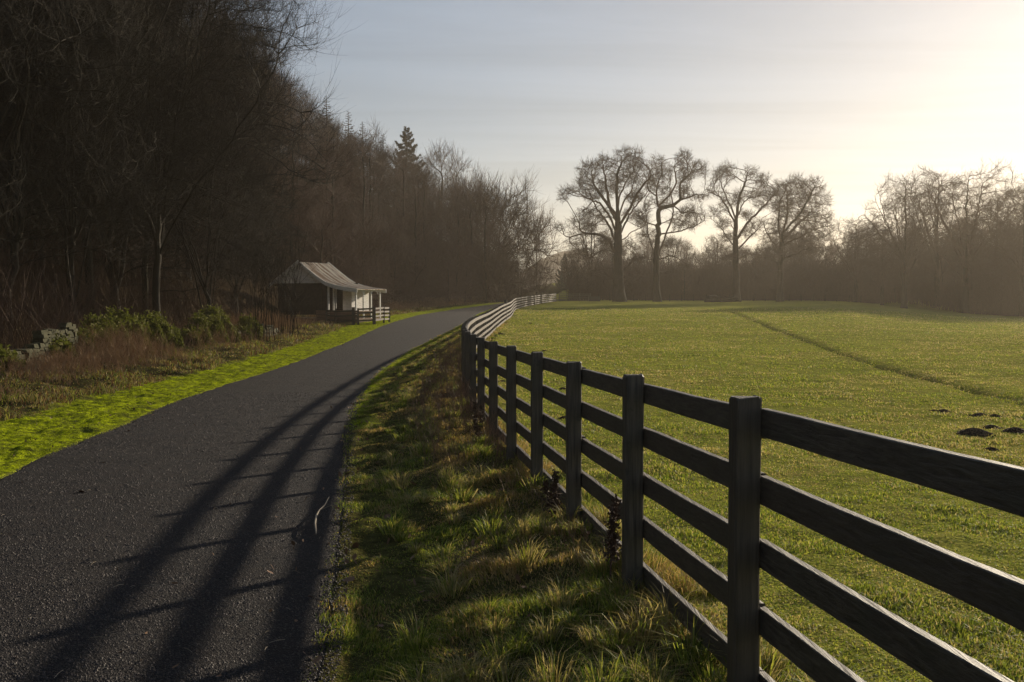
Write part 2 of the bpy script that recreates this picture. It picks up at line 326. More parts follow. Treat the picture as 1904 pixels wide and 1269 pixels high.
# ground sheet: a fan of rings, dense in front, coarse all round
def build_ground():
    an = np.concatenate([np.linspace(-180, -60, 25)[:-1], np.linspace(-60, -33, 60)[:-1], np.linspace(-33, 33, 900), np.linspace(33, 60, 60)[1:], np.linspace(60, 180, 25)[1:-1]])
    an = np.radians(an)
    ra = np.concatenate([[0.3, 0.7, 1.1], np.exp(np.linspace(math.log(1.5), math.log(260), 880)), np.exp(np.linspace(math.log(268), math.log(1700), 90))])
    A, RR = np.meshgrid(an, ra); X = np.sin(A) * RR; Y = np.cos(A) * RR
    Z = land(X, Y)
    nr, na = X.shape
    V = np.stack([X, Y, Z], -1).reshape(-1, 3)
    V = np.concatenate([V, [[0, 0, lz(0, 0)]]])
    i = np.arange(nr - 1)[:, None] * na; j = np.arange(na)[None]; j2 = (j + 1) % na
    F = np.stack([i + j, i + na + j, i + na + j2, i + j2], -1).reshape(-1, 4)[:, ::-1]
    x, y = V[:, 0], V[:, 1]
    tr = x - road_r(y); tl = road_l(y) - x; inroad = y < 196
    nz = 0.5 * fbm(x, y, 0.8, 3, 6)
    moss = smooth(-0.05, 0.1, tl) * (1 - smooth(2.1, 2.5, tl + nz)) * (y < 150) + (tr > -.1) * (tr < 0.35 + nz) * (y > 16) * (y < 120)
    rough = smooth(2.0, 2.6, tl + nz) * (1 - smooth(0, 3, foot(y) - x)) + np.where(y < 17, smooth(-.1, .05, tr), smooth(0.2, 0.5, tr + nz)) * (1 - smooth(-0.1, 0.5, x - fence_x(y))) * (y < 170) * .9 \
        + smooth(-0.2, 0.0, -np.abs(tr + 0.0) + .1) * 0
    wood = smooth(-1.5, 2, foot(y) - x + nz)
    fw = smooth(176, 186, y) * (x > -30); fw2 = smooth(330, 380, np.hypot(x, y))
    wood = np.maximum(wood, fw2)
    tx = np.interp(y, TRK[:, 1], TRK[:, 0]); dt = (x - tx) * 0.55; on = (y > TRK[0, 1]) * (y < TRK[-1, 1])
    att = np.stack([np.clip(moss, 0, 1), np.clip(rough, 0, 1), np.clip(wood, 0, 1), on * np.exp(-(dt / .13) ** 2) * .7], 1)
    tri = np.array([[len(V) - 1, (k + 1) % na, k] for k in range(na)])
    mb = MB(); mb.add(V, F, att); mb.f.append(tri)
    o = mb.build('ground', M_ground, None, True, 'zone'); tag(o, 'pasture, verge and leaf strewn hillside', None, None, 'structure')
build_ground()

def build_road():
    ys = np.concatenate([np.linspace(-25, 2, 30)[:-1], np.exp(np.linspace(math.log(2), math.log(196), 700))])
    u = np.linspace(-1, 1, 41); Y, U = np.meshgrid(ys, u, indexing='ij')
    xl, xr = road_l(Y), road_r(Y)
    edge = 0.10 * fbm(Y, U * 0 + 3, 0.5, 4); edge2 = 0.10 * fbm(Y, U * 0 + 9, 0.5, 4)
    X = xl + edge * 1.4 - .02 + (xr + edge2 - xl - edge * 1.4 + .04) * (U + 1) / 2
    Z = land(X, Y, False) + 0.012 + 0.05 * (1 - U ** 2) * np.interp(Y, [0, 60, 200], [1, 1, 1]) + 0.012 * fbm(X, Y, 0.7, 3)
    Z = Z - 0.035 * (np.abs(U) > 0.99)
    n, k = X.shape; V = np.stack([X, Y, Z], -1).reshape(-1, 3)
    i = np.arange(n - 1)[:, None] * k; j = np.arange(k - 1)[None]
    F = np.stack([i + j, i + j + 1, i + k + j + 1, i + k + j], -1).reshape(-1, 4)
    mb = MB(); mb.add(V, F); tag(mb.build('road', M_road, None, True), 'dark gritty lane bending away to the right', None, None, 'structure')
build_road()

# ------------------------------------------------------------------ the rail fence
FS = 1.8
def resample(path, step):
    P = np.array([(x, y) for y, x in path]); d = np.concatenate([[0], np.cumsum(np.hypot(*np.diff(P, axis=0).T))])
    n = int(round(d[-1] / step)); s = np.linspace(0, d[-1], n * 8 + 1)
    X = np.interp(s, d, P[:, 0]); Y = np.interp(s, d, P[:, 1])
    for _ in range(20): X[1:-1] = (X[:-2] + 2 * X[1:-1] + X[2:]) / 4; Y[1:-1] = (Y[:-2] + 2 * Y[1:-1] + Y[2:]) / 4
    return np.stack([X[::8], Y[::8]], 1)
RAILZ = [1.24, 0.96, 0.685, 0.405, 0.125]
def post_mesh(mb, x, y, z, h, w, t, rz):
    """square timber post with softened arrises and a slightly worn top"""
    prof = []
    b = 0.008
    for (sx, sy) in ((-1, -1), (1, -1), (1, 1), (-1, 1)):
        for (bx, by) in (((b, 0), (0, b)) if sx * sy < 0 else ((0, b), (b, 0))):
            prof.append((sx * (w / 2 - bx), sy * (t / 2 - by)))
    prof = np.array(prof)
    zz = [-0.35, 0.0, 0.3, 0.6, 0.9, h - 0.012, h]
    V = []
    for k, q in enumerate(zz):
        s = 0.90 if k == len(zz) - 1 else 1.0
        j = rng.normal(0, 0.0015, (8, 2)); p = prof * s + j
        ca, sa = math.cos(rz), math.sin(rz)
        V.append(np.stack([p[:, 0] * ca - p[:, 1] * sa + x, p[:, 0] * sa + p[:, 1] * ca + y, np.full(8, z + q) + (rng.normal(0, .003, 8) if k >= 5 else 0)], 1))
    V = np.concatenate(V); i = np.arange(len(zz) - 1)[:, None] * 8; j = np.arange(8)[None]; j2 = (j + 1) % 8
    F = np.stack([i + j, i + j2, i + 8 + j2, i + 8 + j], -1).reshape(-1, 4); mb.add(V, F)
    c = len(V) - 8; mb.f.append(np.array([[c + k for k in range(8)]]) + (mb.n - len(V)))
def rail_mesh(mb, pts, w, h, side):
    """pts: list of (x,y,z) along the rail"""
    pts = np.array(pts, float); n = len(pts)
    T = np.gradient(pts, axis=0); T /= np.linalg.norm(T, axis=1, keepdims=True)
    S = np.cross(T, [0, 0, 1]); S /= np.linalg.norm(S, axis=1, keepdims=True)
    b = 0.004; prof = [(-w / 2, -h / 2 + b), (-w / 2 + b, -h / 2), (w / 2 - b, -h / 2), (w / 2, -h / 2 + b), (w / 2, h / 2 - b), (w / 2 - b, h / 2), (-w / 2 + b, h / 2), (-w / 2, h / 2 - b)]
    V = np.zeros((n, 8, 3)); jt = rng.normal(0, 0.0012, n); jb = rng.normal(0, 0.0015, n)
    for k, (a, c) in enumerate(prof):
        V[:, k] = pts + S * a; V[:, k, 2] += c + (jt if c > 0 else jb)
    i = np.arange(n - 1)[:, None] * 8; j = np.arange(8)[None]; j2 = (j + 1) % 8
    F = np.stack([i + j, i + 8 + j, i + 8 + j2, i + j2], -1).reshape(-1, 4)
    mb.add(V.reshape(-1, 3), F); mb.f.append(np.array([list(range(8))]) + mb.n - 8 * n); mb.f.append(np.array([[8 * (n - 1) + 7 - k for k in range(8)]]) + mb.n - 8 * n)
def gz(x, y): return float(land(x, y, False))
def rail_fence(path, step, per, label, start_post=True, end_post=True, strainer=None):
    P = resample(path, step)
    if path[0][0] < 1: P = np.concatenate([[[1.512, .1], [1.262, 2.05]], resample([q for q in path if q[0] > 4], step)])
    n = len(P)
    root = empty('rail_fence', (P[0][0], P[0][1], gz(*P[0])), label, 'fence'); off = Vector(root.location)
    T = np.gradient(P, axis=0); T /= np.linalg.norm(T, axis=1, keepdims=True); S = np.stack([T[:, 1], -T[:, 0]], 1)   # to the field side
    G = np.array([gz(*p) for p in P]); G = np.convolve(np.pad(G, 1, 'edge'), [.25, .5, .25], 'valid')
    for i in range(n):
        if (i == 0 and not start_post) or (i == n - 1 and not end_post): continue
        mb = MB(); st = strainer == i
        post_mesh(mb, P[i][0] - off.x, P[i][1] - off.y, G[i] - off.z, 1.55 if st else 1.35 + rng.normal(0, .006), .20 if st else .115, .20 if st else .085, math.atan2(S[i][1], S[i][0]) + rng.normal(0, .03))
        mb.build('strainer_post' if st else 'post', M_darkpost if st else M_post, root)
    for i in range(0, n - 1, per):
        j = min(i + per, n - 1)
        for k, rz in enumerate(RAILZ):
            mb = MB(); tt = np.linspace(i, j, (j - i) * 6 + 1); o = 0.0575 + 0.021
            tt2 = tt.copy(); tt2[0] += 0.002; tt2[-1] -= 0.002
            x = np.interp(tt2, np.arange(n), P[:, 0] + S[:, 0] * o); y = np.interp(tt2, np.arange(n), P[:, 1] + S[:, 1] * o); g = np.interp(tt2, np.arange(n), G)
            dz = rng.normal(0, .004)
            sag = 0.002 * np.sin(np.pi * (tt - i)) ** 2
            rail_mesh(mb, np.stack([x - off.x, y - off.y, g + rz + dz - sag - off.z], 1), 0.038, 0.118, 1)
            mb.build('rail', M_rail, root)
    return P
pathA = [tuple(r) for r in FENCE if r[0] <= 73]
PA = rail_fence(pathA, 1.86, 2, 'long dark five rail timber fence from the foreground along the lane to the thick post')
pathB = [(73.25, -.48)] + [tuple(r) for r in FENCE if r[0] > 73]
PB = rail_fence(pathB, 1.85, 3, 'sunlit far five rail fence winding from the thick post towards the big trees', strainer=0)
PC = rail_fence([(166.6, 7.9), (168.5, 10.5), (170, 13.4)], 1.9, 1, 'short pale five rail fence panel left of the largest tree', )

# ------------------------------------------------------------------ trees
def grow(att, trunk, step, kill, iters=120, trop=(0, 0, 0.08), jit=0.12, seed=1, infl=1e9):
    """space colonisation. att (n,3); trunk: list of (pos, parent)"""
    r = np.random.default_rng(seed)
    nodes = [np.array(p, float) for p, _ in trunk]; par = [q for _, q in trunk]
    A = np.array(att, float); alive = np.ones(len(A), bool)
    NP = np.array(nodes); D = np.linalg.norm(A[:, None] - NP[None], axis=2); near = D.argmin(1); dist = D.min(1)
    nch = {}
    last = np.full(len(A), np.inf); stuck = np.zeros(len(A), int)
    trop = np.array(trop)
    for it in range(iters):
        alive &= dist > kill
        act = np.nonzero(alive & (dist < infl))[0]
        if len(act) == 0: break
        cur = near[act]; U = A[act] - np.array(nodes)[cur]; U /= np.linalg.norm(U, axis=1, keepdims=True)
        uniq, inv = np.unique(cur, return_inverse=True)
        S = np.zeros((len(uniq), 3)); np.add.at(S, inv, U); S /= np.linalg.norm(S, axis=1, keepdims=True) + 1e-6
        S = S + trop + r.normal(0, jit, S.shape)
        for k, u in enumerate(uniq):
            if par[u] >= 0:
                dd = nodes[u] - nodes[par[u]]; S[k] += 0.35 * dd / (np.linalg.norm(dd) + 1e-6)
        S /= np.linalg.norm(S, axis=1, keepdims=True)
        base = len(nodes); newp = []
        for k, u in enumerate(uniq):
            if nch.get(u, 0) >= 4: continue
            nch[u] = nch.get(u, 0) + 1; p = nodes[u] + S[k] * step; newp.append(p); par.append(int(u))
        if not newp: break
        nodes.extend(newp); newp = np.array(newp)
        d2 = np.linalg.norm(A[act][:, None] - newp[None], axis=2); m = d2.min(1); w = d2.argmin(1)
        better = m < dist[act]; idx = act[better]; dist[idx] = m[better]; near[idx] = base + w[better]
        stuck[act] += ~better; stuck[idx] = 0; alive[stuck > 4] = False
    return np.array(nodes), np.array(par)
def limbs(nodes, par, r_tip, r_base, ntrunk):
    n = len(nodes); ch = [[] for _ in range(n)]
    for i, p in enumerate(par):
        if p >= 0: ch[p].append(i)
    cnt = np.zeros(n)
    order = np.argsort(-np.array([depth for depth in _depths(par)]))
    for i in order:
        if not ch[i]: cnt[i] = 1
        if par[i] >= 0: cnt[par[i]] += cnt[i]
    rad = r_tip * cnt ** (math.log(r_base / r_tip) / math.log(max(cnt[0], 2)))
    chains = []; stack = [(0, None)]
    while stack:
        i, pr = stack.pop(); chain = [pr] if pr is not None else []
        while True:
            chain.append(i)
            if not ch[i]: break
            c = sorted(ch[i], key=lambda k: -cnt[k])
            for k in c[1:]: stack.append((k, i))
            i = c[0]
        if len(chain) > 1: chains.append(chain)
    return rad, cnt, chains
def _depths(par):
    d = np.zeros(len(par), int)
    for i, p in enumerate(par): d[i] = d[p] + 1 if p >= 0 else 0
    return d
def twigs(mb, P, Dir, L, r0, k, r, up=0.25, spread=0.8, pts=4, sub=2):
    """k curved twigs at every P, each with sub finer side twigs"""
    P = np.repeat(P, k, 0); Dir = np.repeat(Dir, k, 0); n = len(P)
    d = Dir + r.normal(0, spread, (n, 3)); d /= np.linalg.norm(d, axis=1, keepdims=True) + 1e-6
    Ls = L * r.uniform(0.5, 1.2, n)
    bend = r.normal(0, 0.35, (n, 3)) + np.array([0, 0, up]); t = np.linspace(0, 1, pts)
    Q = P[:, None] + Ls[:, None, None] * (d[:, None] * t[None, :, None] + bend[:, None] * (t ** 2)[None, :, None] * 0.5)
    tubes(mb, Q, r0 * (1 - 0.72 * t)[None] * r.uniform(.7, 1.2, (n, 1)), 3)
    for s in range(sub):
        a = r.uniform(0.3, 0.85, n); i0 = np.minimum((a * (pts - 1)).astype(int), pts - 2); f = a * (pts - 1) - i0
        ar = np.arange(n); B = Q[ar, i0] * (1 - f[:, None]) + Q[ar, i0 + 1] * f[:, None]
        d2 = d + r.normal(0, 0.75, (n, 3)) + np.array([0, 0, up]); d2 /= np.linalg.norm(d2, axis=1, keepdims=True)
        t3 = np.linspace(0, 1, 3); L2 = Ls * r.uniform(.35, .7, n)
        Q2 = B[:, None] + L2[:, None, None] * (d2[:, None] * t3[None, :, None] + np.array([0, 0, up * .4]) * (t3 ** 2)[None, :, None])
        tubes(mb, Q2, r0 * .62 * (1 - .7 * t3)[None] * np.ones((n, 1)), 3)
def make_tree(name, blobs, fork, r_base, r_tip=0.03, n_att=1100, step=0.6, kill=0.9, seed=1, twig_l=1.1, twig_r=0.018, twig_k=3, sub=2, lean=None,
              up=0.25, jit=0.12, trop=(0, 0, .06), bark=None, twigm=None, flare=1.5, spread=.8, tipmax=2, stems=None, infl=1e9, limbs3=None, sides=3):
    """blobs: (x,y,z,rx,ry,rz) ellipsoids of the crown; returns (trunk mesh, crown mesh) objects without parent"""
    r = np.random.default_rng(seed); vol = np.array([b[3] * b[5] for b in blobs]) ** 0.9; vol = vol / vol.sum(); A = []
    for b, w in zip(blobs, vol):
        m = max(4, int(n_att * w)); q = r.normal(0, 1, (m, 3)); q /= np.linalg.norm(q, axis=1, keepdims=True); q *= r.uniform(0.15, 1, (m, 1)) ** 0.45
        A.append(q * np.array(b[3:6]) + np.array(b[:3]))
    A = np.concatenate(A)
    trunk = []
    if limbs3:
        for pl in limbs3:
            pl = np.array(pl, float); d = np.concatenate([[0], np.cumsum(np.linalg.norm(np.diff(pl, axis=0), axis=1))]); m = max(2, int(d[-1] / step)); sx = np.linspace(0, d[-1], m + 1)
            q = np.stack([np.interp(sx, d, pl[:, c]) for c in range(3)], 1); q[1:-1] = (q[:-2] + 2 * q[1:-1] + q[2:]) / 4
            if not trunk: trunk.append((tuple(q[0]), -1)); prev = 0
            else: prev = int(np.argmin([np.linalg.norm(np.array(p) - q[0]) for p, _ in trunk]))
            for p in q[1:]:
                trunk.append((tuple(p + r.normal(0, .05, 3)), prev)); prev = len(trunk) - 1
    elif stems is None:
        lean = lean or (0, 0); k = max(3, int(fork / step))
        for i in range(k + 1):
            t = i / k; trunk.append(((lean[0] * t * t + .1 * math.sin(3 * t + seed), lean[1] * t * t, fork * t), i - 1))
    else:
        trunk.append(((0, 0, 0), -1))
        for (tx, ty, tz) in stems:
            k = max(3, int(tz / step)); prev = 0
            for i in range(1, k + 1):
                t = i / k; trunk.append(((tx * t ** 1.3 + r.normal(0, .04), ty * t ** 1.3, tz * t), prev)); prev = len(trunk) - 1
    nodes, par = grow(A, trunk, step, kill, seed=seed, jit=jit, trop=trop, infl=infl)
    # soften zig-zags
    for _ in range(2):
        nn = nodes.copy(); cs = np.zeros_like(nodes); cn = np.zeros(len(nodes))
        np.add.at(cs, par[1:], nodes[1:]); np.add.at(cn, par[1:], 1)
        ok = (cn > 0) & (par >= 0); nn[ok] = 0.5 * nodes[ok] + 0.25 * nodes[par[ok]] + 0.25 * cs[ok] / cn[ok][:, None]; nodes = nn
    rad, cnt, chains = limbs(nodes, par, r_tip, r_base, len(trunk))
    tm, cm = MB(), MB()
    for ci, c in enumerate(chains):
        Pp = nodes[c]; Rp = rad[c].copy()
        if ci > 0: Rp[0] = min(Rp[0], Rp[1] * 1.25)
        if ci == 0:
            hz = Pp[:, 2]; Rp = Rp * (1 + (flare - 1) * np.exp(-np.maximum(hz, 0) / (r_base * 1.6))); Pp = Pp.copy(); Pp[0, 2] -= 0.3
            Rp = np.minimum.accumulate(Rp)
        big = Rp[1 if len(Rp) > 1 else 0]
        tgt = tm if ci == 0 else cm
        tubes(tgt, Pp[None], Rp[None], 10 if big > 0.3 * r_base and r_base > .3 else (6 if big > 2.5 * r_tip else 4))
    tips = np.nonzero((cnt <= tipmax) & (par >= 0) & (np.arange(len(nodes)) >= len(trunk)))[0]
    if twig_k:
        Dr = nodes[tips] - nodes[par[tips]]; Dr /= np.linalg.norm(Dr, axis=1, keepdims=True) + 1e-6
        twigs(cm, nodes[tips], Dr, twig_l, twig_r, twig_k, r, up, spread, sub=sub)
    tr = tm.build('trunk', bark or M_bark, None, True); cr = cm.build('crown', twigm or M_twig, None, False)
    scene.collection.objects.unlink(tr); scene.collection.objects.unlink(cr)
    return tr, cr
def plant_tree(parts, x, y, label, group=None, name='bare_tree', cat='tree', rz=0.0, sc=1.0, sink=0.1, zz=None, scz=None):
    z = lz(x, y) if zz is None else zz
    root = empty(name, (x, y, z - sink), label, cat, group, rz, (sc, sc, scz or sc))
    for p in parts:
        c = p.copy(); scene.collection.objects.link(c); c.parent = root
    return root

# --- the four parkland trees (crown masses read off the silhouettes, each with real depth)
def blobs_from(lst, bx, by, k, seed, dep=1.0):
    r = np.random.default_rng(seed); out = []
    for (cx, cy, rx, ry) in lst:
        X = (cx - bx) * k; Z = (by - cy) * k; rx *= k; ry *= k
        wid = 5.5 * dep * min(1, max(.3, 1 - abs(X) / 14))
        for q in range(2):
            out.append((X, r.uniform(-wid, wid), Z, rx, max(rx, ry) * 0.9, ry))
    return out
K = 0.02107
T1 = [(600, 120, 110, 70), (460, 150, 90, 65), (310, 220, 90, 80), (270, 300, 60, 60), (150, 370, 75, 35), (120, 430, 40, 25), (340, 380, 110, 70), (500, 300, 110, 100), (640, 260, 90, 90), (700, 170, 70, 60), (780, 250, 60, 60), (860, 240, 55, 55), (690, 400, 80, 60), (230, 590, 65, 40), (300, 540, 70, 50), (90, 660, 50, 35), (330, 640, 70, 40), (430, 560, 60, 50), (640, 540, 60, 50), (720, 620, 60, 30), (300, 850, 80, 50), (370, 1000, 50, 40), (700, 900, 70, 35), (700, 1040, 70, 22), (650, 790, 50, 40), (430, 760, 50, 40)]
T2 = [(880, 120, 75, 60), (1050, 120, 60, 65), (1140, 190, 80, 50), (1200, 220, 40, 25), (960, 210, 60, 50), (1080, 250, 60, 50), (850, 300, 50, 70), (960, 340, 60, 50), (1120, 400, 80, 40), (1210, 400, 45, 35), (1060, 370, 50, 60), (1090, 520, 80, 40), (1200, 560, 60, 40), (900, 460, 50, 50), (790, 470, 45, 45), (720, 560, 50, 40), (1100, 620, 80, 40), (1000, 620, 50, 40), (760, 700, 60, 40), (960, 780, 80, 35), (1080, 940, 60, 20), (700, 900, 50, 30), (960, 1000, 60, 25)]
T3 = [(1390, 200, 80, 45), (1320, 260, 40, 40), (1440, 250, 40, 40), (1560, 230, 55, 55), (1650, 300, 60, 55), (1270, 350, 50, 35), (1340, 400, 50, 35), (1600, 390, 60, 45), (1710, 390, 60, 50), (1500, 400, 40, 60), (1420, 450, 50, 50), (1300, 530, 50, 40), (1640, 480, 60, 40), (1560, 560, 60, 40), (1370, 620, 55, 40), (1620, 630, 60, 45), (1540, 700, 60, 40), (1380, 720, 50, 35), (1560, 840, 60, 30), (1380, 880, 50, 30)]
s4 = 4.23
L1 = [[(560, 1235), (548, 1050), (545, 850), (545, 650), (538, 480), (530, 350), (545, 200), (590, 110)], [(530, 780), (480, 620), (430, 550), (380, 480), (330, 340), (270, 210)], [(535, 700), (470, 570), (400, 480), (300, 450), (200, 430), (120, 440)], [(540, 620), (480, 460), (460, 300), (440, 170)],
      [(560, 720), (600, 620), (650, 530), (720, 450), (790, 370), (850, 290), (880, 230)], [(545, 580), (600, 430), (660, 350), (700, 200)], [(560, 760), (640, 690), (720, 660), (780, 620), (860, 590)], [(535, 870), (470, 750), (400, 710), (300, 705), (220, 715), (150, 745), (90, 785), (20, 830)], [(160, 742), (135, 735), (115, 690)], [(300, 705), (250, 690), (230, 620)],
      [(545, 1080), (460, 1020), (400, 930), (380, 870)], [(560, 1020), (640, 930), (700, 890), (780, 870)], [(560, 1110), (650, 1030), (740, 1010), (820, 1035)], [(540, 520), (560, 400), (620, 280), (680, 200)], [(538, 560), (420, 400), (360, 300), (340, 200)], [(550, 640), (620, 520), (680, 400), (780, 260)]]
L2 = [[(860, 1235), (850, 1050), (847, 850), (862, 740), (870, 630), (862, 500), (848, 380), (860, 290), (895, 220), (880, 120)], [(848, 860), (815, 780), (800, 650), (800, 500), (785, 440)], [(848, 880), (920, 740), (960, 650), (1010, 540), (1022, 430), (1000, 330), (1010, 220), (1050, 110)], [(940, 690), (1050, 670), (1150, 640), (1250, 590)], [(1022, 450), (1120, 400), (1230, 390)], [(1002, 330), (1080, 250), (1170, 180)],
      [(800, 620), (740, 590), (700, 550)], [(850, 900), (960, 870), (1050, 920), (1140, 965)], [(840, 900), (740, 890), (660, 910)], [(860, 480), (940, 400), (980, 310), (950, 200)], [(1010, 540), (1090, 520), (1200, 560)], [(900, 620), (990, 560), (1080, 600)], [(838, 400), (780, 330), (800, 220)]]
L3 = [[(1480, 1225), (1470, 1000), (1465, 750), (1468, 560), (1490, 400), (1540, 280), (1560, 200)], [(1468, 580), (1430, 420), (1400, 300), (1385, 190)], [(1470, 740), (1540, 610), (1620, 530), (1680, 450), (1740, 390)], [(1470, 580), (1540, 450), (1620, 380), (1660, 290)], [(1467, 620), (1430, 520), (1370, 400), (1270, 340)], [(1466, 800), (1400, 700), (1350, 610), (1280, 550)], [(1468, 820), (1560, 730), (1650, 630)], [(1466, 680), (1440, 640), (1435, 570)], [(1470, 900), (1560, 850), (1620, 860)], [(1468, 900), (1400, 880), (1350, 900)]]
L4 = [[(1450, 560), (1450, 500), (1452, 440), (1462, 400), (1460, 350)], [(1452, 450), (1440, 415), (1438, 375)], [(1455, 430), (1480, 395), (1498, 350)], [(1452, 445), (1490, 410), (1522, 382)], [(1452, 455), (1500, 428), (1538, 418)], [(1452, 470), (1425, 425), (1420, 405)], [(1452, 480), (1490, 462), (1525, 458)], [(1451, 490), (1425, 475), (1405, 478)]]
def limb3(ls, bx, by, k, seed):
    r = np.random.default_rng(seed); out = []
    for i, pl in enumerate(ls):
        dy = 0 if i == 0 else r.choice([-1, 1]) * r.uniform(.25, .75); o = []; x0, z0 = pl[0]
        for (cx, cy) in pl: o.append(((cx - bx) * k, dy * math.hypot(cx - x0, cy - z0) * k, (by - cy) * k))
        out.append(o)
    return out
T4 = [(1462, 352, 34, 20), (1495, 352, 26, 20), (1510, 375, 26, 18), (1440, 380, 20, 25), (1475, 385, 34, 24), (1520, 405, 25, 18), (1500, 410, 30, 20), (1440, 415, 18, 20), (1455, 440, 25, 18), (1515, 432, 30, 15), (1490, 440, 25, 15), (1425, 440, 12, 14), (1540, 420, 12, 12), (1430, 470, 20, 12), (1500, 465, 30, 14), (1480, 500, 25, 8), (1415, 500, 16, 8)]
GT = 'great bare trees standing in the pasture'
for (lst, lms, bx, by, k, fork, rb, px, py, D, lab, sd, dp) in (
        (T1, L1, 560, 1235, K, 8.6, 0.80, 1152, 561, 165, 'largest and broadest bare tree, its low left limb reaching out towards the lane', 3, 1),
        (T2, L2, 860, 1235, K, 7.6, 0.52, 1222, 561, 166, 'tall bare tree forking low into two leaning stems, just right of the largest tree', 5, 1),
        (T3, L3, 1480, 1225, K, 11.5, 0.50, 1370, 558, 164, 'open bare tree with long rising limbs, standing behind the log heap', 8, .8),
        (T4, L4, 1450, 560, K * s4, 9.5, 0.46, 1450, 559, 166, 'round headed hazy bare tree, the last one standing alone on the right of the row', 11, 1)):
    parts = make_tree('bare_tree', blobs_from(lst, bx, by, k, sd, dp), fork, rb, r_tip=0.022, n_att=3800, step=0.42, kill=0.5, seed=sd, twig_l=.95, twig_r=0.017, twig_k=5, sub=3, jit=.22, flare=1.7, infl=5.5, limbs3=limb3(lms, bx, by, k, sd))
    x = (px - 952) / F_PX * D
    plant_tree(parts, x, D, lab, GT, name='bare_tree')

# --- generic woodland variants
def dome(h, rad, low, seed, n=16, squash=1.0):
    r = np.random.default_rng(seed); out = []
    for i in range(n):
        t = r.uniform(0, 1); z = low + (h - low) * t; w = rad * math.sqrt(max(0.05, 1 - ((t - 0.42) / 0.62) ** 2)); a = r.uniform(0, 2 * math.pi); q = w * r.uniform(0.3, .85)
        s = rad * r.uniform(0.28, 0.45); out.append((q * math.cos(a), q * math.sin(a), z - s * .3, s, s, s * 0.8))
    out.append((0, 0, h - rad * .35, rad * .4, rad * .4, rad * .33)); return out
def fan(h, rad, fork, n, seed):
    r = np.random.default_rng(seed); out = [[(0, 0, 0), (.1, 0, fork * .5), (0, .1, fork), (.2, .1, h * .7), (0, 0, h * .93)]]
    for i in range(n):
        a = i * 2.4 + r.uniform(-.4, .4); z0 = fork * r.uniform(.55, 1.3); q = rad * r.uniform(.6, .95); t = r.uniform(.45, .92); z1 = z0 + (h - z0) * t; q *= math.sqrt(max(.15, 1 - ((z1 / h - .5) / .55) ** 2))
        ca, sa = math.cos(a), math.sin(a); out.append([(0, 0, z0), (q * .3 * ca, q * .3 * sa, z0 + (z1 - z0) * .35), (q * .65 * ca, q * .65 * sa, z0 + (z1 - z0) * .65), (q * ca, q * sa, z1)])
    return out
ROUND = [make_tree('v', dome(20, 8.0, 6, 20 + i, 26), 7, .42, .022, 1500, .5, .65, 20 + i, 1.2, .016, 4, 3, jit=.22, infl=6, limbs3=fan(20, 8, 5.5, 12, i)) for i in range(3)]
WOOD = [make_tree('v', dome(15 + i % 3, 3.0 + .5 * (i % 3), 3.0, 40 + i, 14), 12 + i % 3, .17, .020, 420, .7, .8, 40 + i, 1.6, .016, 6, 4, jit=.15, up=.6, trop=(0, 0, .4),
                  twigm=(M_redtwig if i % 2 else M_twig)) for i in range(6)]
BUSHY = [make_tree('v', dome(7 + i, 3.2, .8, 60 + i, 14), 1.2, .12, .018, 320, .5, .6, 60 + i, 1.3, .014, 6, 3, jit=.2, up=.6, trop=(0, 0, .3), twigm=M_redtwig, stems=[(-.9, .3, 3), (.8, .5, 3.2), (0, -.9, 3.4), (.2, .1, 4)]) for i in range(2)]
NEAR = [make_tree('v', dome(18 + i, 6.8, (6, 5.5, 2.5)[i], 80 + i, 26), 6, .17, .012, 2100, .45, .6, 80 + i, 1.5, .0070, 6, 3, jit=.14, up=.6, trop=(0, 0, .22), bark=M_nearbark, twigm=M_nearbark, infl=7,
                  limbs3=([[(0, 0, 0), (.1, 0, 5), (.3, 0, 11), (.2, 0, 16)]] if i == 0 else [[(0, 0, 0), (.5, .2, 4), (1.4, .3, 9), (2.6, .2, 15)], [(0, 0, .6), (-.7, .4, 5), (-2, .8, 10), (-3.4, 1, 15)], [(.1, 0, 1), (.4, -.8, 6), (.4, -2, 13)]]) + fan(18, 6.5, 4.5, 11, 50 + i)[1:]) for i in range(3)]

SKT = np.array([(350, -400), (400, -110), (430, -30), (470, 60), (500, 115), (520, 145), (560, 180), (600, 218), (630, 245), (660, 260), (700, 274), (757, 298), (800, 325), (840, 346), (900, 352), (940, 378), (960, 410), (1000, 442)])
def max_h(x, y, z): return ((565 - float(np.interp(952 + F_PX * x / y, SKT[:, 0], SKT[:, 1]))) / F_PX * y - z) if x / y < .03 else 99
def place_many(cands, variants, label, group, n, mind, name='bare_tree', smin=.8, smax=1.15, seed=1):
    r = np.random.default_rng(seed); got = []
    for (x, y) in cands:
        if len(got) >= n: break
        d = math.hypot(x, y); m = mind * (0.5 + d / 160)
        if any((x - a) ** 2 + (y - b) ** 2 < m * m for a, b in got): continue
        s = r.uniform(smin, smax); mh = max_h(x, y, lz(x, y)) * r.uniform(.9, 1.04)
        if mh < 6: continue
        s = min(s, mh / 17.0) if variants is WOOD else s; got.append((x, y))
        plant_tree(variants[r.integers(len(variants))], x, y, label(x, y) if callable(label) else label, group, name, rz=r.uniform(0, 6.28), sc=s, scz=s * r.uniform(.9, 1.12))
    return got
r = np.random.default_rng(5)
c1 = []
while len(c1) < 9000:
    d = 45 * math.exp(r.uniform(0, math.log(310 / 45))); a = r.uniform(-.56, .13); x, y = a * d, d
    if x < foot(y) - .3 and x > foot(y) - 95 and not (55 < y < 92 and x > foot(y) - 4) and x < road_l(y) - 4: c1.append((x, y))
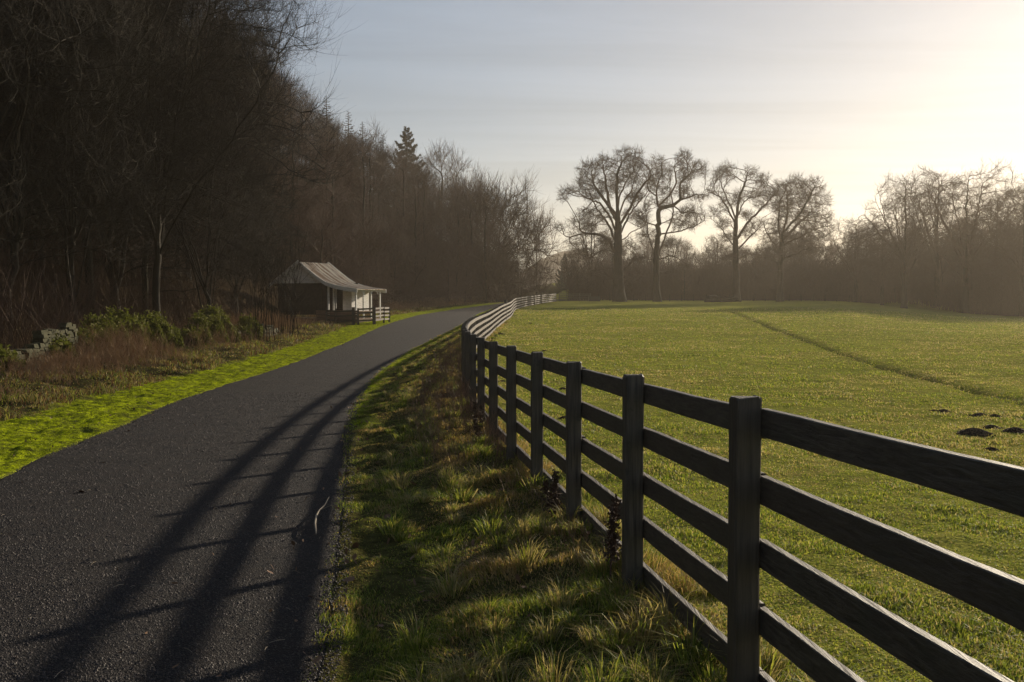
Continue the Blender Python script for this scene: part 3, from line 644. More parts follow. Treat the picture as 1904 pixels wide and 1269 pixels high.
place_many(c1, WOOD, 'leafless brown tree among the dense wood climbing the dark hillside', 'bare trees of the hillside wood', 165, 3.6)
# edge of the wood along the lane
c2 = [(foot(y) + r.uniform(-3, 3.5), y) for y in r.uniform(88, 215, 600)]; c2 = [(x, y) for x, y in c2 if x < road_l(y) - 4.5]
place_many(c2, BUSHY, 'low bushy reddish tree at the edge of the wood beyond the hut', 'bushy trees along the wood edge', 26, 3.2, smin=.7, smax=1.2, seed=2)
# far wood behind the pasture
c3 = []
while len(c3) < 3000:
    y = r.uniform(182, 285); x = r.uniform(.0, .62) * y
    if x > road_r(y) + 3: c3.append((x, y))
place_many(c3, WOOD + [ROUND[1]], 'hazy bare tree in the dark wood behind the pasture', 'bare trees of the far wood', 92, 3.0, smin=.5, smax=.78, seed=3)
# right hand wood: round headed trees in front, slimmer ones behind
def xD(px, D): return (px - 952) / F_PX * D
RG = 'round headed trees at the right edge of the pasture'
for i, (px, D, h, lab) in enumerate([(1680, 150, 18.5, 'glowing round headed tree at the left end of the right hand wood'), (1742, 158, 19.5, 'slimmer glowing tree between two broad domed trees of the right hand wood'),
        (1795, 148, 20.5, 'broadest and highest domed tree of the right hand wood'), (1850, 150, 17.5, 'glowing tree just right of the highest domed tree'), (1899, 140, 17.0, 'round headed tree cut by the right edge of the photo'),
        (1590, 172, 13.5, 'low rounded tree left of the gap in the far wood'), (1640, 160, 12, 'small spreading tree right of the gap in the far wood'), (1985, 140, 20, 'bare tree beyond the right edge of the view')]):
    plant_tree(ROUND[i % 3], xD(px, D), D, lab, RG, rz=1.3 * i + .4, sc=h / 19.5, scz=h / 19)
cand4 = []
while len(cand4) < 2000:
    a = r.uniform(.33, .62); y = r.uniform(0, 1); e = np.interp(a, [.33, .40, .52, .62], [176, 158, 136, 130]); y = e + 3 + y * 55; cand4.append((a * y, y))
place_many(cand4, WOOD, 'slim bare tree in the shadowy wood at the right end of the pasture', 'slim trees of the right hand wood', 44, 2.6, smin=.42, smax=.68, seed=4)
# trees at the end of the lane and on the ridge, each in its own place
def place_px(parts, px, D, top, own_h, label, group=None, name='bare_tree', rz=0., cat='tree', cap=1.5):
    x = xD(px, D); z = lz(x, D); zt = (565 - top) / F_PX * D; s = max(.3, (zt - z) / own_h)
    return plant_tree(parts, x, D, label, group, name, cat, rz, sc=min(s, cap), scz=s)
place_px(BUSHY[0], 998, 178, 412, 7.0, 'feathery upright bare tree standing against the sky where the lane ends', rz=1)
place_px(BUSHY[1], 925, 165, 345, 8.0, 'big rounded reddish brown tree bulging from the end of the dark hillside', rz=.4, cap=2.3)
place_px(BUSHY[1], 965, 172, 400, 8.0, 'small rounded tree with a few clinging leaves, on the tip of the hillside wood', rz=2.2, cap=2)
place_px(WOOD[1], 822, 215, 285, 16, 'thin fan shaped tree rising clear of the ridge, right of the dark spruce', rz=.2)
place_px(WOOD[3], 850, 212, 297, 16, 'thin tree with leaning branches on the ridge, the lowest clear one down the slope', rz=2)

for i, (px, D, top, big) in enumerate([(545, 135, 165, 0), (572, 150, 190, 0), (598, 160, 222, 0), (630, 165, 243, 0), (655, 172, 258, 0), (684, 178, 268, 0), (705, 182, 280, 0), (735, 185, 290, 0), (770, 190, 302, 0), (795, 190, 322, 0), (818, 190, 332, 0), (842, 182, 345, 0), (866, 178, 352, 1), (892, 172, 352, 1), (875, 160, 375, 1), (850, 165, 362, 0), (905, 158, 372, 1), (945, 168, 375, 1), (780, 165, 335, 0), (740, 160, 325, 0)]):
    if big: place_px(BUSHY[i % 2], px, D, top, 7.0 + i % 2, 'bushy reddish tree crowding the low end of the dark hillside', 'bushy trees at the low end of the hillside', rz=i * 1.7, cap=2.2)
    else: place_px(WOOD[i % 6], px, D, top, 15 + i % 6 % 3, 'bare brown tree along the skyline of the dark hillside', 'trees along the hillside skyline', rz=i * 1.7, cap=1.4)
# --- conifers
def conifer(h, rad, seed, needles=True):
    r = np.random.default_rng(seed); tm, cm = MB(), MB()
    t = np.linspace(0, 1, 9); tubes(tm, np.stack([.06 * np.sin(4 * t), 0 * t, h * t], 1)[None], (.018 * h * (1 - .93 * t))[None], 7)
    nb = int(h * 7); P0 = []; Dr = []; Ls = []
    for i in range(nb):
        z = h * (0.10 + .89 * (i + r.uniform()) / nb); f = 1 - z / h; L = rad * (f ** .8) * r.uniform(.6, 1.12) + .15; a = i * 2.4 + r.uniform(-.4, .4)
        d = np.array([math.cos(a), math.sin(a), 0])
        tt = np.linspace(0, 1, 6); dro = (-.30 if needles else -.12) * L
        Q = np.array([0, 0, z]) + d * (L * tt)[:, None]; Q[:, 2] += dro * np.sin(tt * 2.4) + (.28 if needles else .30) * L * tt ** 3
        tubes(cm, Q[None], (.012 * L + (.03 if not needles else .012)) * (1 - .7 * tt)[None], 4)
        m = max(4, int(L * (16 if needles else 13)))
        s = r.uniform(.15, 1, m); B = np.stack([np.interp(s, tt, Q[:, k]) for k in range(3)], 1)
        side = np.cross(d, [0, 0, 1]) * r.choice([-1, 1], m)[:, None]; dd = side * r.uniform(.4, 1, (m, 1)) + d * r.uniform(.3, .9, (m, 1)); dd[:, 2] += r.uniform(-.5, .1, m) if needles else r.uniform(-.2, .3, m)
        P0.append(B); Dr.append(dd); Ls.append(L * .32 * (1.15 - s) + .12)
    P0 = np.concatenate(P0); Dr = np.concatenate(Dr); Ls = np.concatenate(Ls); t3 = np.linspace(0, 1, 3)
    Q = P0[:, None] + Dr[:, None] * (Ls[:, None] * t3[None])[:, :, None]
    tubes(cm, Q, np.ones((len(P0), 1)) * (.034 if not needles else .02) * (1 - .6 * t3)[None], 3)
    if needles:
        m = 9; B = np.repeat(P0, m, 0) + np.repeat(Dr * Ls[:, None], m, 0) * r.uniform(0, 1, (len(P0) * m, 1))
        n = len(B); a = r.normal(0, 1, (n, 3)) * .15; b = r.normal(0, 1, (n, 3)) * .10; a[:, 2] -= .05
        V = np.stack([B - a * .3 - b * .5, B - a * .3 + b * .5, B + a], 1); cm.add(V.reshape(-1, 3), np.arange(n * 3).reshape(-1, 3))
    tr = tm.build('trunk', M_bark, None, True); cr = cm.build('crown', M_needle if needles else M_twig, None, False)
    scene.collection.objects.unlink(tr); scene.collection.objects.unlink(cr); return tr, cr
SPR = conifer(16, 6.0, 3); LAR = conifer(15, 3.6, 6, False); LAR2 = conifer(13, 3.4, 9, False)
place_px(SPR, 757, 225, 236, 16, 'dark green spruce standing alone against the sky on the ridge', name='spruce_tree')
place_px(LAR, 610, 190, 180, 15, 'tallest bare larch with drooping tiers on the ridge', name='larch_tree', group='larches on the ridge')
place_px(LAR2, 650, 200, 208, 13, 'bare larch on the ridge, second from the tallest one', name='larch_tree', group='larches on the ridge', rz=1)
place_px(LAR2, 676, 205, 228, 13, 'bare leaning larch halfway between the tallest larch and the spruce', name='larch_tree', group='larches on the ridge', rz=2.5)
place_px(LAR2, 714, 215, 250, 13, 'smallest bare larch on the ridge, just left of the spruce', name='larch_tree', group='larches on the ridge', rz=4)
place_px(SPR, 1050, 232, 470, 16, 'small dark spruce in the haze below the far rounded hill', name='spruce_tree', rz=1)
place_px(SPR, 1068, 225, 483, 16, 'smaller dark spruce in the haze left of the largest tree', name='spruce_tree', rz=2)

# --- near trees on the left, standing behind the old wall
NL = [(292, 43, 0, 0.3, 1.05, 'tall dark tree with a straight trunk behind the ivied wall, branches reaching into the sky'),
      (12, 36, 2, 1.1, 1.0, 'nearest dark leaning tree at the left edge, behind the lowest end of the stone wall'),
      (140, 40, 1, 2.0, 1.0, 'dark many stemmed tree behind the mossy stone wall'),
      (385, 50, 1, .9, .66, 'dark many stemmed tree between the ivied wall and the hut'),
      (215, 50, 2, 3.9, 1.15, 'dark tree in the second rank behind the ivied wall'),
      (75, 44, 0, 2.8, 1.2, 'dark tall tree deep in the wood above the stone wall'),
      (440, 64, 0, 4.4, .62, 'slender dark tree behind the sapling clump, left of the hut'),
      (350, 68, 2, 5.2, 1.15, 'dark tree on the lower slope behind the tall straight one'),
      (-70, 34, 0, 5.5, 1.1, 'dark tree just past the left edge of the view'),
      (125, 66, 1, 5.8, 1.2, 'dark tree high on the near slope at the upper left')]
for px, D, v, rz, s, lab in NL:
    plant_tree(NEAR[v], xD(px, D), D, lab, 'near trees behind the old wall', rz=rz, sc=s)
# sapling clump by the hut
def thin_stems(mb, P, h, r, rad=.012, lean=.12, side=3, sl=.6, pts=5):
    n = len(P); t = np.linspace(0, 1, pts); L = h * r.uniform(.6, 1.1, n); ln = r.normal(0, lean, (n, 2)); bd = r.normal(0, lean * .8, (n, 2))
    Q = np.zeros((n, pts, 3)); Q[:, :, :2] = P[:, None, :2] + (ln[:, None] * t[None, :, None] + bd[:, None] * (t ** 2)[None, :, None]) * L[:, None, None]; Q[:, :, 2] = P[:, 2:3] + L[:, None] * t[None]
    rd = rad if hasattr(rad, '__len__') else np.full(n, rad)
    tubes(mb, Q, rd[:, None] * (1 - .8 * t)[None], 3)
    if side:
        for s in range(side):
            f = r.uniform(.3, .95, n); i0 = np.minimum((f * (pts - 1)).astype(int), pts - 2); g = (f * (pts - 1) - i0)[:, None]; ar = np.arange(n)
            B = Q[ar, i0] * (1 - g) + Q[ar, i0 + 1] * g; d = r.normal(0, .5, (n, 3)); d[:, 2] = np.abs(d[:, 2]) + .6; d /= np.linalg.norm(d, axis=1, keepdims=True)
            t3 = np.linspace(0, 1, 3); tubes(mb, B[:, None] + d[:, None] * (L * sl * .35)[:, None, None] * t3[None, :, None], rd[:, None] * .5 * (1 - .6 * t3)[None], 3)
def area(n, ymin, ymax, xf, r, zoff=-.05):
    y = ymin * np.exp(r.uniform(0, math.log(ymax / ymin), n)); x = xf(y, r.uniform(0, 1, n)); z = land(x, y)
    z = np.where((x < road_r(y)) & (x > road_l(y)) & (y < 190), land(x, y, False) + .010, z) + zoff
    return np.stack([x, y, z], 1)
r = np.random.default_rng(21)
for i, (px, D, n) in enumerate([(508, 53, 16), (480, 50, 10), (535, 57, 12)]):
    mb = MB(); x0 = xD(px, D); P = np.stack([r.normal(0, .5, n), r.normal(0, .5, n), np.zeros(n)], 1)
    thin_stems(mb, P, 5.2, r, .022, .10, 6, 1.0, 7)
    root = empty('sapling_clump', (x0, D, lz(x0, D) - .1), ['thickest clump of thin upright saplings left of the hut', 'clump of thin saplings farthest left of the hut', 'clump of thin saplings nearest the hut gable'][i], 'saplings', 'sapling clumps beside the hut')
    mb.build('stems', M_nearbark, root)

# --- undergrowth, one mass nobody could count
mb = MB()
P = area(24000, 14, 170, lambda y, u: np.minimum(road_l(y) - 3.6 - u ** .8 * 4.4 - .8 * vnoise(y, y * 0, 3), foot(y) + 6) - 0 * u, r)
P = P[(P[:, 1] < 70) | (P[:, 1] > 81) | (P[:, 0] < -19.8)]
vv = vnoise(P[:, 0], P[:, 1], 1.6, 3) + .5 * vnoise(P[:, 0], P[:, 1], .6, 3) + .5 * (road_l(P[:, 1]) - P[:, 0] - 5) / 4; P = P[vv > r.uniform(-.5, .15, len(P))]
hh = 0.25 + .95 * smooth(-.4, .35, vnoise(P[:, 0], P[:, 1], 2.5)) * smooth(3.4, 5.5, road_l(P[:, 1]) - P[:, 0]) * np.interp(P[:, 1], [14, 30, 34], [.45, .6, 1.0]); thin_stems(mb, P, hh, r, .0045 + P[:, 1] * .00007, .22, 4, 1.0, 4)
tag(mb.build('dead_stems', M_rust), 'reddish brown dead stems in front of the old wall', 'weeds', None, 'stuff'); mb = MB()
P = area(9000, 18, 240, lambda y, u: foot(y) + 1 - u * (8 + .12 * y), r)
P = P[(P[:, 1] < 70) | (P[:, 1] > 82) | (P[:, 0] < -19.8)]
thin_stems(mb, P, 2.8 * r.uniform(.5, 1.2, len(P)), r, .008 + P[:, 1] * .00009, .22, 6, 1.3, 5)
tag(mb.build('undergrowth', M_redtwig), 'tangle of reddish brown stems and brushwood below the trees on the left', 'undergrowth', None, 'stuff')
mb = MB(); y = np.concatenate([r.uniform(0, .16, 9000), r.uniform(0, 1, 19000)]); a = r.uniform(0.03, .62, 28000); e = np.interp(a, [.0, .33, .40, .52, .62], [192, 180, 160, 137, 131]); D = e + y * 110
P = np.stack([a * D, D, land(a * D, D) - .1], 1); P = P[P[:, 0] > road_r(P[:, 1]) + 1]
thin_stems(mb, P, (3.2 + .010 * (P[:, 1] - 150).clip(0) + 3.0 * smooth(-.2, .3, vnoise(P[:, 0], P[:, 1], 14)) + 1.2 * smooth(195, 215, P[:, 1])) * r.uniform(.35, 1.2, len(P)), r, .045, .16, 9, 1.1, 5)
tag(mb.build('brushwood', M_twig), 'dark hazy brushwood under the far wood behind the pasture', 'undergrowth', None, 'stuff')

# --- blades
def blades(mb, P, H, W, r, tint, lean=.5, wind=(0, 0)):
    n = len(P); a = r.uniform(0, 2 * np.pi, n); s = np.stack([np.cos(a), np.sin(a), np.zeros(n)], 1) * (W / 2)[:, None]
    ln = (r.normal(0, lean, (n, 2)) + np.array(wind)) * H[:, None]; L3 = np.concatenate([ln, np.zeros((n, 1))], 1); up = np.zeros((n, 3)); up[:, 2] = H
    V = np.stack([P - s, P + s, P + s * .75 + up * .55 + L3 * .3, P - s * .75 + up * .55 + L3 * .3, P + up * np.maximum(.35, 1 - .35 * np.linalg.norm(ln, axis=1, keepdims=True) / H[:, None]) + L3], 1)
    o = np.arange(n)[:, None] * 5
    tt = np.concatenate([tint, np.ones((n, 1))], 1)
    V = V.reshape(-1, 3); mb.add(V, np.concatenate([o + 0, o + 1, o + 2, o + 3], 1), np.repeat(tt, 5, 0)); mb.f.append(np.concatenate([o + 3, o + 2, o + 4], 1) + mb.n - len(V))
def tints(n, r, cols, w):
    c = np.array(cols)[r.choice(len(cols), n, p=w)]; return c * r.uniform(.7, 1.3, (n, 1))
GR = [(.080, .125, .020), (.175, .220, .034), (.30, .31, .060), (.34, .27, .12), (.44, .36, .19)]
# verge beside the fence
r = np.random.default_rng(31); mb = MB()
def verge_x(y, u): return road_r(y) - .10 + .16 * vnoise(y, y * 0, .4) + .10 * vnoise(y, y * 0, .13) + u * (fence_x(y) + .45 - road_r(y))
P = area(300000, 2.4, 75, verge_x, r, -.01); n = len(P)
u = (P[:, 0] - road_r(P[:, 1])) / (fence_x(P[:, 1]) - road_r(P[:, 1]))
cl_ = fbm(P[:, 0], P[:, 1], .45, 3, 2); keep = (cl_ + .48 + .25 * u > r.uniform(-.35, .5, n) - .1) & (u > -.05 + r.uniform(0, .09, n)); P = P[keep]; u = u[keep]; cl_ = cl_[keep]; n = len(P)
H = (.028 + .085 * smooth(-.1, .5, cl_)) * (.5 + .8 * np.clip(u, 0, 1)) * r.uniform(.5, 1.5, n); W = .0032 + .00042 * P[:, 1]
dry = (vnoise(P[:, 0], P[:, 1], .5, 4) + .35 * (u - .5) + r.normal(0, .15, n) > .06 - .06 * smooth(8, 20, P[:, 1]))
T = np.where(dry[:, None], tints(n, r, GR, [.05, .08, .12, .40, .35]) * np.array([1, .86, .8]), tints(n, r, GR, [.28, .36, .26, .07, .03]))
wx = vnoise(P[:, 0], P[:, 1], .7, 8) * 1.6; wy = vnoise(P[:, 0], P[:, 1], .7, 18) * 1.6
blades(mb, P, H, W, r, T, .45, np.stack([wx, wy], 1))
# tussocks: long arching blades fanning from a centre
C0 = area(300, 2.8, 60, lambda y, u: verge_x(y, .25 + .8 * u), r, 0)
for c in C0:
    m = int(150 / (1 + c[1] * .03)); q = r.normal(0, 1, (m, 2)); q /= np.linalg.norm(q, axis=1, keepdims=True) + 1e-6; s = r.uniform(.5, 1.25); rad = r.uniform(0, .09, m) * s
    Pp = np.column_stack([c[0] + q[:, 0] * rad, c[1] + q[:, 1] * rad, np.full(m, c[2])]); Hh = r.uniform(.09, .24, m) * s
    dr = r.uniform() < .5; T = tints(m, r, GR, [.05, .1, .15, .4, .3] if dr else [.2, .35, .3, .1, .05])
    blades(mb, Pp, Hh, np.full(m, .0032 + .0004 * c[1]), r, T, .2, q * r.uniform(.4, 1.3, (m, 1)))
tag(mb.build('verge_grass', M_grass, None, False, 'tint'), 'rough tussocky verge grass between the lane and the fence', 'grass', None, 'stuff')
# pasture
mb = MB(); n = 480000; D = 1.9 * np.exp(r.uniform(0, 1, n) ** .9 * math.log(120 / 1.9)); a = np.radians(-7 + 38 * r.uniform(0, 1, n)); x = D * np.tan(a); y = D
k = x > fence_x(y) + .02; x, y = x[k], y[k]; cl_ = fbm(x, y, .5, 3, 11); cb = vnoise(x, y, 3.0, 2)
k = cl_ + .3 * cb + .55 > r.uniform(-.45, .35, len(x)); x, y, cl_, cb = x[k], y[k], cl_[k], cb[k]; n = len(x)
tx = np.interp(y, TRK[:, 1], TRK[:, 0]); H = (.018 + .032 * smooth(-.15, .5, cl_)) * r.uniform(.5, 1.5, n) * (1 + y * .006)
P = np.stack([x, y, land(x, y) - .006], 1); brown = (vnoise(x, y, 2.6, 31) + .5 * vnoise(x, y, .8, 3) + r.normal(0, .12, n) > .12)
T = np.where(brown[:, None], tints(n, r, GR, [.05, .1, .2, .4, .25]), tints(n, r, GR, [.16, .34, .38, .09, .03])); T *= np.where(np.abs(x - tx)[:, None] < .5, .8, 1)
blades(mb, P, H, .0035 + .00085 * y, r, T, .55, (-.1, -.1))
tag(mb.build('pasture_grass', M_grass, None, False, 'tint'), 'short grazed backlit grass covering the pasture', 'grass', None, 'stuff')
# moss
mb = MB(); P = area(110000, 9, 120, lambda y, u: road_l(y) - .02 - u * 2.5 - .25 * vnoise(y, y * 0, .8), r, -.004); n = len(P)
k = fbm(P[:, 0], P[:, 1], .35, 3, 5) > r.uniform(-.5, .3, n); P = P[k]; n = len(P)
P2 = area(26000, 17, 100, lambda y, u: road_r(y) + .02 + u * .5, r, -.004); P = np.concatenate([P, P2]); n = len(P)
shade_dapple = vnoise(P[:, 0], P[:, 1], .5, 7) + .9 * vnoise(P[:, 0], P[:, 1], .14, 7)
T = tints(n, r, [(.33, .38, .018), (.25, .30, .016), (.15, .2, .015), (.20, .17, .05)], [.45, .33, .14, .08]); T *= np.where(shade_dapple > .14, .35, 1.0)[:, None]  # dark flecks put a shadow dapple into the blade colour
blades(mb, P, r.uniform(.006, .022, n), .004 + .0005 * P[:, 1], r, T, .6)
tag(mb.build('moss', M_grass, None, False, 'tint'), 'bright yellow green moss strip along the lane', 'moss', None, 'stuff')
# rough grass on the far side
mb = MB(); P = area(90000, 11, 120, lambda y, u: road_l(y) - 2.2 - u * 3.6 - .5 * vnoise(y, y * 0, 1.1), r, -.01); n = len(P)
P = P[(P[:, 1] < 69) | (P[:, 1] > 82) | (P[:, 0] > -11.0)]; n = len(P)
cl_ = fbm(P[:, 0], P[:, 1], .9, 3, 14); k = cl_ > r.uniform(-.5, .2, n); P = P[k]; cl_ = cl_[k]; n = len(P)
T = tints(n, r, GR + [(.15, .075, .045)], [.12, .14, .10, .16, .10, .38]) * .72
q = r.normal(0, .5, (n, 2)); blades(mb, P, (.04 + .24 * smooth(-.1, .5, cl_) ** 1.5) * r.uniform(.5, 1.4, n), .0035 + .0006 * P[:, 1], r, T, .5, q * 0 + np.array([.1, 0]))
tag(mb.build('rough_grass', M_grass, None, False, 'tint'), 'dead tussocky grass between the moss strip and the old wall', 'grass', None, 'stuff')
# dead weeds along the fence foot
mb = MB(); P = area(1500, 7, 45, lambda y, u: fence_x(y) - .02 - u ** 1.6 * 1.0, r, -.02); P = P[(vnoise(P[:, 0], P[:, 1], .9, 3) > -.12) | (P[:, 1] > 12)]
thin_stems(mb, P, .16 + .34 * smooth(8, 15, P[:, 1]), r, .0016 + P[:, 1] * .0001, .3, 4, 1.1, 4)
tag(mb.build('dead_weeds', M_weed), 'reddish dead weeds massed at the foot of the fence', 'weeds', None, 'stuff')

# --- dock plants with dark seed heads beside the near posts
def dock(x, y, h, seed, label):
    r = np.random.default_rng(seed); st, sd = MB(), MB(); n = 3
    for k in range(n):
        l = r.normal(0, .10, 2); t = np.linspace(0, 1, 6); Q = np.stack([l[0] * t * h, l[1] * t * h, h * t * r.uniform(.8, 1.05)], 1); tubes(st, Q[None], (.005 * (1 - .6 * t))[None], 5)
        m = 260; s = r.uniform(.35, 1, m); B = np.stack([np.interp(s, t, Q[:, j]) for j in range(3)], 1); wd = .05 * (1.2 - s)
        B[:, :2] += r.normal(0, 1, (m, 2)) * wd[:, None] * .6; a_ = r.normal(0, .010, (m, 3)); b_ = r.normal(0, .010, (m, 3))
        V = np.stack([B, B + a_, B + a_ + b_, B + b_], 1); sd.add(V.reshape(-1, 3), np.arange(m * 4).reshape(-1, 4))
        for j in range(7):
            s0 = r.uniform(.2, .8); b0 = np.array([np.interp(s0, t, Q[:, q]) for q in range(3)]); d = r.normal(0, .07, 3); d[2] = abs(d[2]) + .06; t3 = np.linspace(0, 1, 3)
            tubes(st, (b0 + d * t3[:, None])[None], (.002 * (1 - .5 * t3))[None], 3)
    root = empty('dock_plant', (x, y, lz(x, y) - .03), label, 'weed', 'dead docks by the fence'); st.build('stem', M_redtwig, root); sd.build('seed_head', M_redtwig, root)
dock(.62, 6.25, .62, 1, 'tallest dark dead dock with ragged seed head, beside the second nearest fence post')
dock(.36, 8.3, .5, 2, 'dead dock leaning beside the third post back')
dock(1.55, 6.9, .32, 3, 'low dead dock on the pasture side of the rails')
dock(-.45, 12.9, .6, 4, 'dead dock among brown grass farther along the fence')

# --- molehills
def molehill(px, py, wpx, label):
    x, y = ground_at(px, py, lambda a, b: float(land(a, b, False))); w = wpx / F_PX * y; r = np.random.default_rng(int(px)); mb = MB(); k = 10; m = 22
    V = [];
    for i in range(k):
        f = i / (k - 1)
        for j in range(m):
            a = j / m * 2 * math.pi; q = w * f * (1 + .25 * math.sin(2 * a + px) + r.uniform(-.09, .09)); z = w * .42 * (1 - f * f) ** 1.2 + r.uniform(-.03, .03) * w * (i < k - 1)
            V.append((q * math.cos(a), q * math.sin(a) * .9, z - (.03 if i == k - 1 else 0)))
    F = [[i * m + j, (i + 1) * m + j, (i + 1) * m + (j + 1) % m, i * m + (j + 1) % m] for i in range(k - 1) for j in range(m)]
    mb.add(V, F); c = r.normal(0, w * .6, (150, 2))
    for q in c: s = r.uniform(.015, .075) * w * 1.5; box(mb, (q[0], q[1], .01 + .3 * w * max(0, 1 - (np.hypot(*q) / w) ** 2)), (s, s * 1.2, s), r.uniform(0, 3), .6)
    o = mb.build('molehill', M_dirt, None, False); o.location = (x, y, lz(x, y)); tag(o, label, 'molehill', 'molehills in the pasture')
for px, py, w, lab in [(1812, 808, 27, 'largest black molehill of the cluster near the right edge of the pasture'), (1844, 797, 15, 'molehill touching the right side of the largest one'), (1887, 803, 20, 'wide molehill at the right edge of the photo'),
        (1822, 775, 15, 'molehill just above the largest one'), (1850, 777, 10, 'small molehill behind the cluster'), (1755, 768, 11, 'flat molehill left of and behind the cluster'), (1736, 767, 6, 'crumbled small molehill left of the flat one'),
        (1843, 836, 12, 'low grassy molehill below the cluster'), (1903, 782, 8, 'molehill cut by the right edge behind the cluster'), (1050, 780, 10, 'molehill seen between the posts of the fourth bay'), (1047, 725, 9, 'small molehill seen through the upper rails of the nearer fence'),
        (934, 708, 8, 'molehill seen through the narrow gaps at the fence bend'), (1012, 653, 7, 'molehill just beyond the fence top rail'), (986, 602, 4, 'tiny molehill alone on the pasture right of the thick post'),
        (931, 622, 6, 'small molehill at the inside of the fence curve'), (921, 627, 5, 'smallest molehill close to the curving rails')]:
    molehill(px, py, w, lab)

# --- old dry stone wall and ivy
def wall_path(s):  # s 0..1
    y = 20 + 36 * s; return -14.9 + 1.6 * s + .25 * math.sin(9 * s), y
r = np.random.default_rng(44); mb = MB(); L = 36; s = 0.
hts = lambda s: 1.05 + .16 * math.sin(17 * s + .6) + .13 * math.sin(29 * s) + .09 * math.sin(61 * s) + .3 * (.275 < s < .345) - .3 * (s < .26) - .38 * (s > .56) - .4 * (abs(s - .62) < .02)
base = [wall_path(q) for q in np.linspace(0, 1, 60)]
z = 0
for course in range(13):
    hc = .13 + .03 * math.sin(course * 2.1); s = r.uniform(0, .004)
    while s < 1:
        wd = r.uniform(.16, .48); sm = s + wd / L / 2; x, y = wall_path(sm); x2, y2 = wall_path(min(1, sm + .01)); rz = math.atan2(y2 - y, x2 - x)
        if z + hc < hts(sm) + .08 * r.normal() and r.uniform() > .03:
            g = lz(x, y); ss = (wd - .02, .48 - .02 * course, hc - .012)
            n0 = mb.n; box(mb, (x + r.normal(0, .02), y, g + z + hc / 2 - .06), ss, rz + r.normal(0, .04), r.uniform(.82, .98)); mb.v[-1] += r.normal(0, .012, mb.v[-1].shape)
        s += wd / L
    z += hc
tag(mb.build('stone_wall', M_stone), 'tumbledown dry stone wall along the foot of the wood', 'wall')
M_ivy = mat('ivy_leaf', lambda nd, t: nd('ShaderNodeMixShader', {0: .3, 1: bsdf(nd, mixc(nd, noise(nd, pos(nd), 6), (.05, .055, .012), (.22, .205, .04)), .8, None, .2), 2: nd('ShaderNodeBsdfTranslucent', {'Color': (.12, .14, .02, 1)}).outputs[0]}).outputs[0])
def ivy(s0, s1, h, n, seed, label):
    r = np.random.default_rng(seed); s = r.uniform(s0, s1, n); xy = np.array([wall_path(q) for q in s]); ed = np.minimum(s - s0, s1 - s) * 34 / 1.2
    top = h * .64 * np.clip(ed, .45, 1) * (1 + .55 * vnoise(s * 100, s * 0, 2.2) + .5 * vnoise(s * 100, s * 0, .6, 9))
    zz = r.uniform(0, 1, n) ** .7 * top; x = xy[:, 0] + .30 + r.uniform(-.1, .12, n) + .14 * np.sin(s * 140 + zz * 4); lift = (r.uniform(0, 1, n) < .38); x = np.where(lift, xy[:, 0] + r.uniform(-.4, .4, n), x); zz = np.where(lift, top + np.abs(r.normal(0, .16, n)), zz)
    B = np.stack([x, xy[:, 1], land(x, xy[:, 1]) + zz], 1); a_ = r.normal(0, .032, (n, 3)); b_ = r.normal(0, .032, (n, 3)); c_ = np.cross(a_, b_); 
    V = np.stack([B - a_, B + b_, B + a_, B - b_], 1); mb = MB(); mb.add(V.reshape(-1, 3), np.arange(n * 4).reshape(-1, 4))
    tag(mb.build('ivy', M_ivy), label, 'ivy', 'ivy and moss on the old wall')
ivy(.35, .59, 1.75, 30000, 1, 'broadest sunlit ivy mass smothering the wall left of the tall straight trunk')
ivy(.285, .325, 1.9, 4500, 2, 'mossy ivy patch on the tallest bare stretch of wall')
ivy(.20, .225, 1.3, 2200, 3, 'ivy patch on top of the lowest wall end at the left edge')
ivy(.63, .77, 1.6, 12000, 4, 'ivy clump half hidden behind reddish stems')
ivy(.80, .88, 1.5, 6000, 5, 'yellowish ivy clump on the wall nearest the saplings')

# --- the hut
UX = Vector((.44, .898, 0)); WX = Vector((.898, -.44, 0)); HO = Vector((-16.15, 76.0, 0)); HZ = -1.2
def hp(t, s, z): p = HO + WX * t + UX * s; return (p.x, p.y, z)
hut = empty('wooden_hut', (HO.x, HO.y, HZ), 'old white painted timber hut with a rusty corrugated roof and open veranda, beside the lane', 'hut')
def hobj(mb, name, m, smoothed=False, parent=None):
    for k in range(len(mb.v)): mb.v[k] = mb.v[k] - np.array([HO.x, HO.y, HZ])
    return mb.build(name, m, parent or hut, smoothed)
def hb(mb, t0, t1, s0_, s1_, z0, z1):
    v = [hp(t0, s0_, z0), hp(t1, s0_, z0), hp(t1, s1_, z0), hp(t0, s1_, z0), hp(t0, s0_, z1), hp(t1, s0_, z1), hp(t1, s1_, z1), hp(t0, s1_, z1)]
    mb.add(v, BOXF)
SL = 3.3
prof = [(-2.85, 1.42), (-2.53, 1.62), (0, 3.28), (1.0, 2.58), (1.9, 1.98), (2.6, 1.60), (3.4, 1.38), (4.4, 1.20), (5.43, 1.08)]
def roofz(t): return float(np.interp(t, [p[0] for p in prof], [p[1] for p in prof]))
mb = MB(); ns = 133; S = np.linspace(-.25, SL + .25, ns); ts = np.interp(np.linspace(0, 1, 30), np.linspace(0, 1, len(prof)), [p[0] for p in prof])
V = []
for lay in (0, -.035):
    for t in ts:
        for k, s in enumerate(S): V.append(hp(t, s, roofz(t) + lay + .022 * math.cos(2 * math.pi * s / .105 * .55) + .012 * math.sin(3 * t + s)))
n1 = len(ts) * ns; F = []
for i in range(len(ts) - 1):
    for k in range(ns - 1):
        q = i * ns + k; F.append([q, q + 1, q + ns + 1, q + ns]); q += n1; F.append([q, q + ns, q + ns + 1, q + 1])
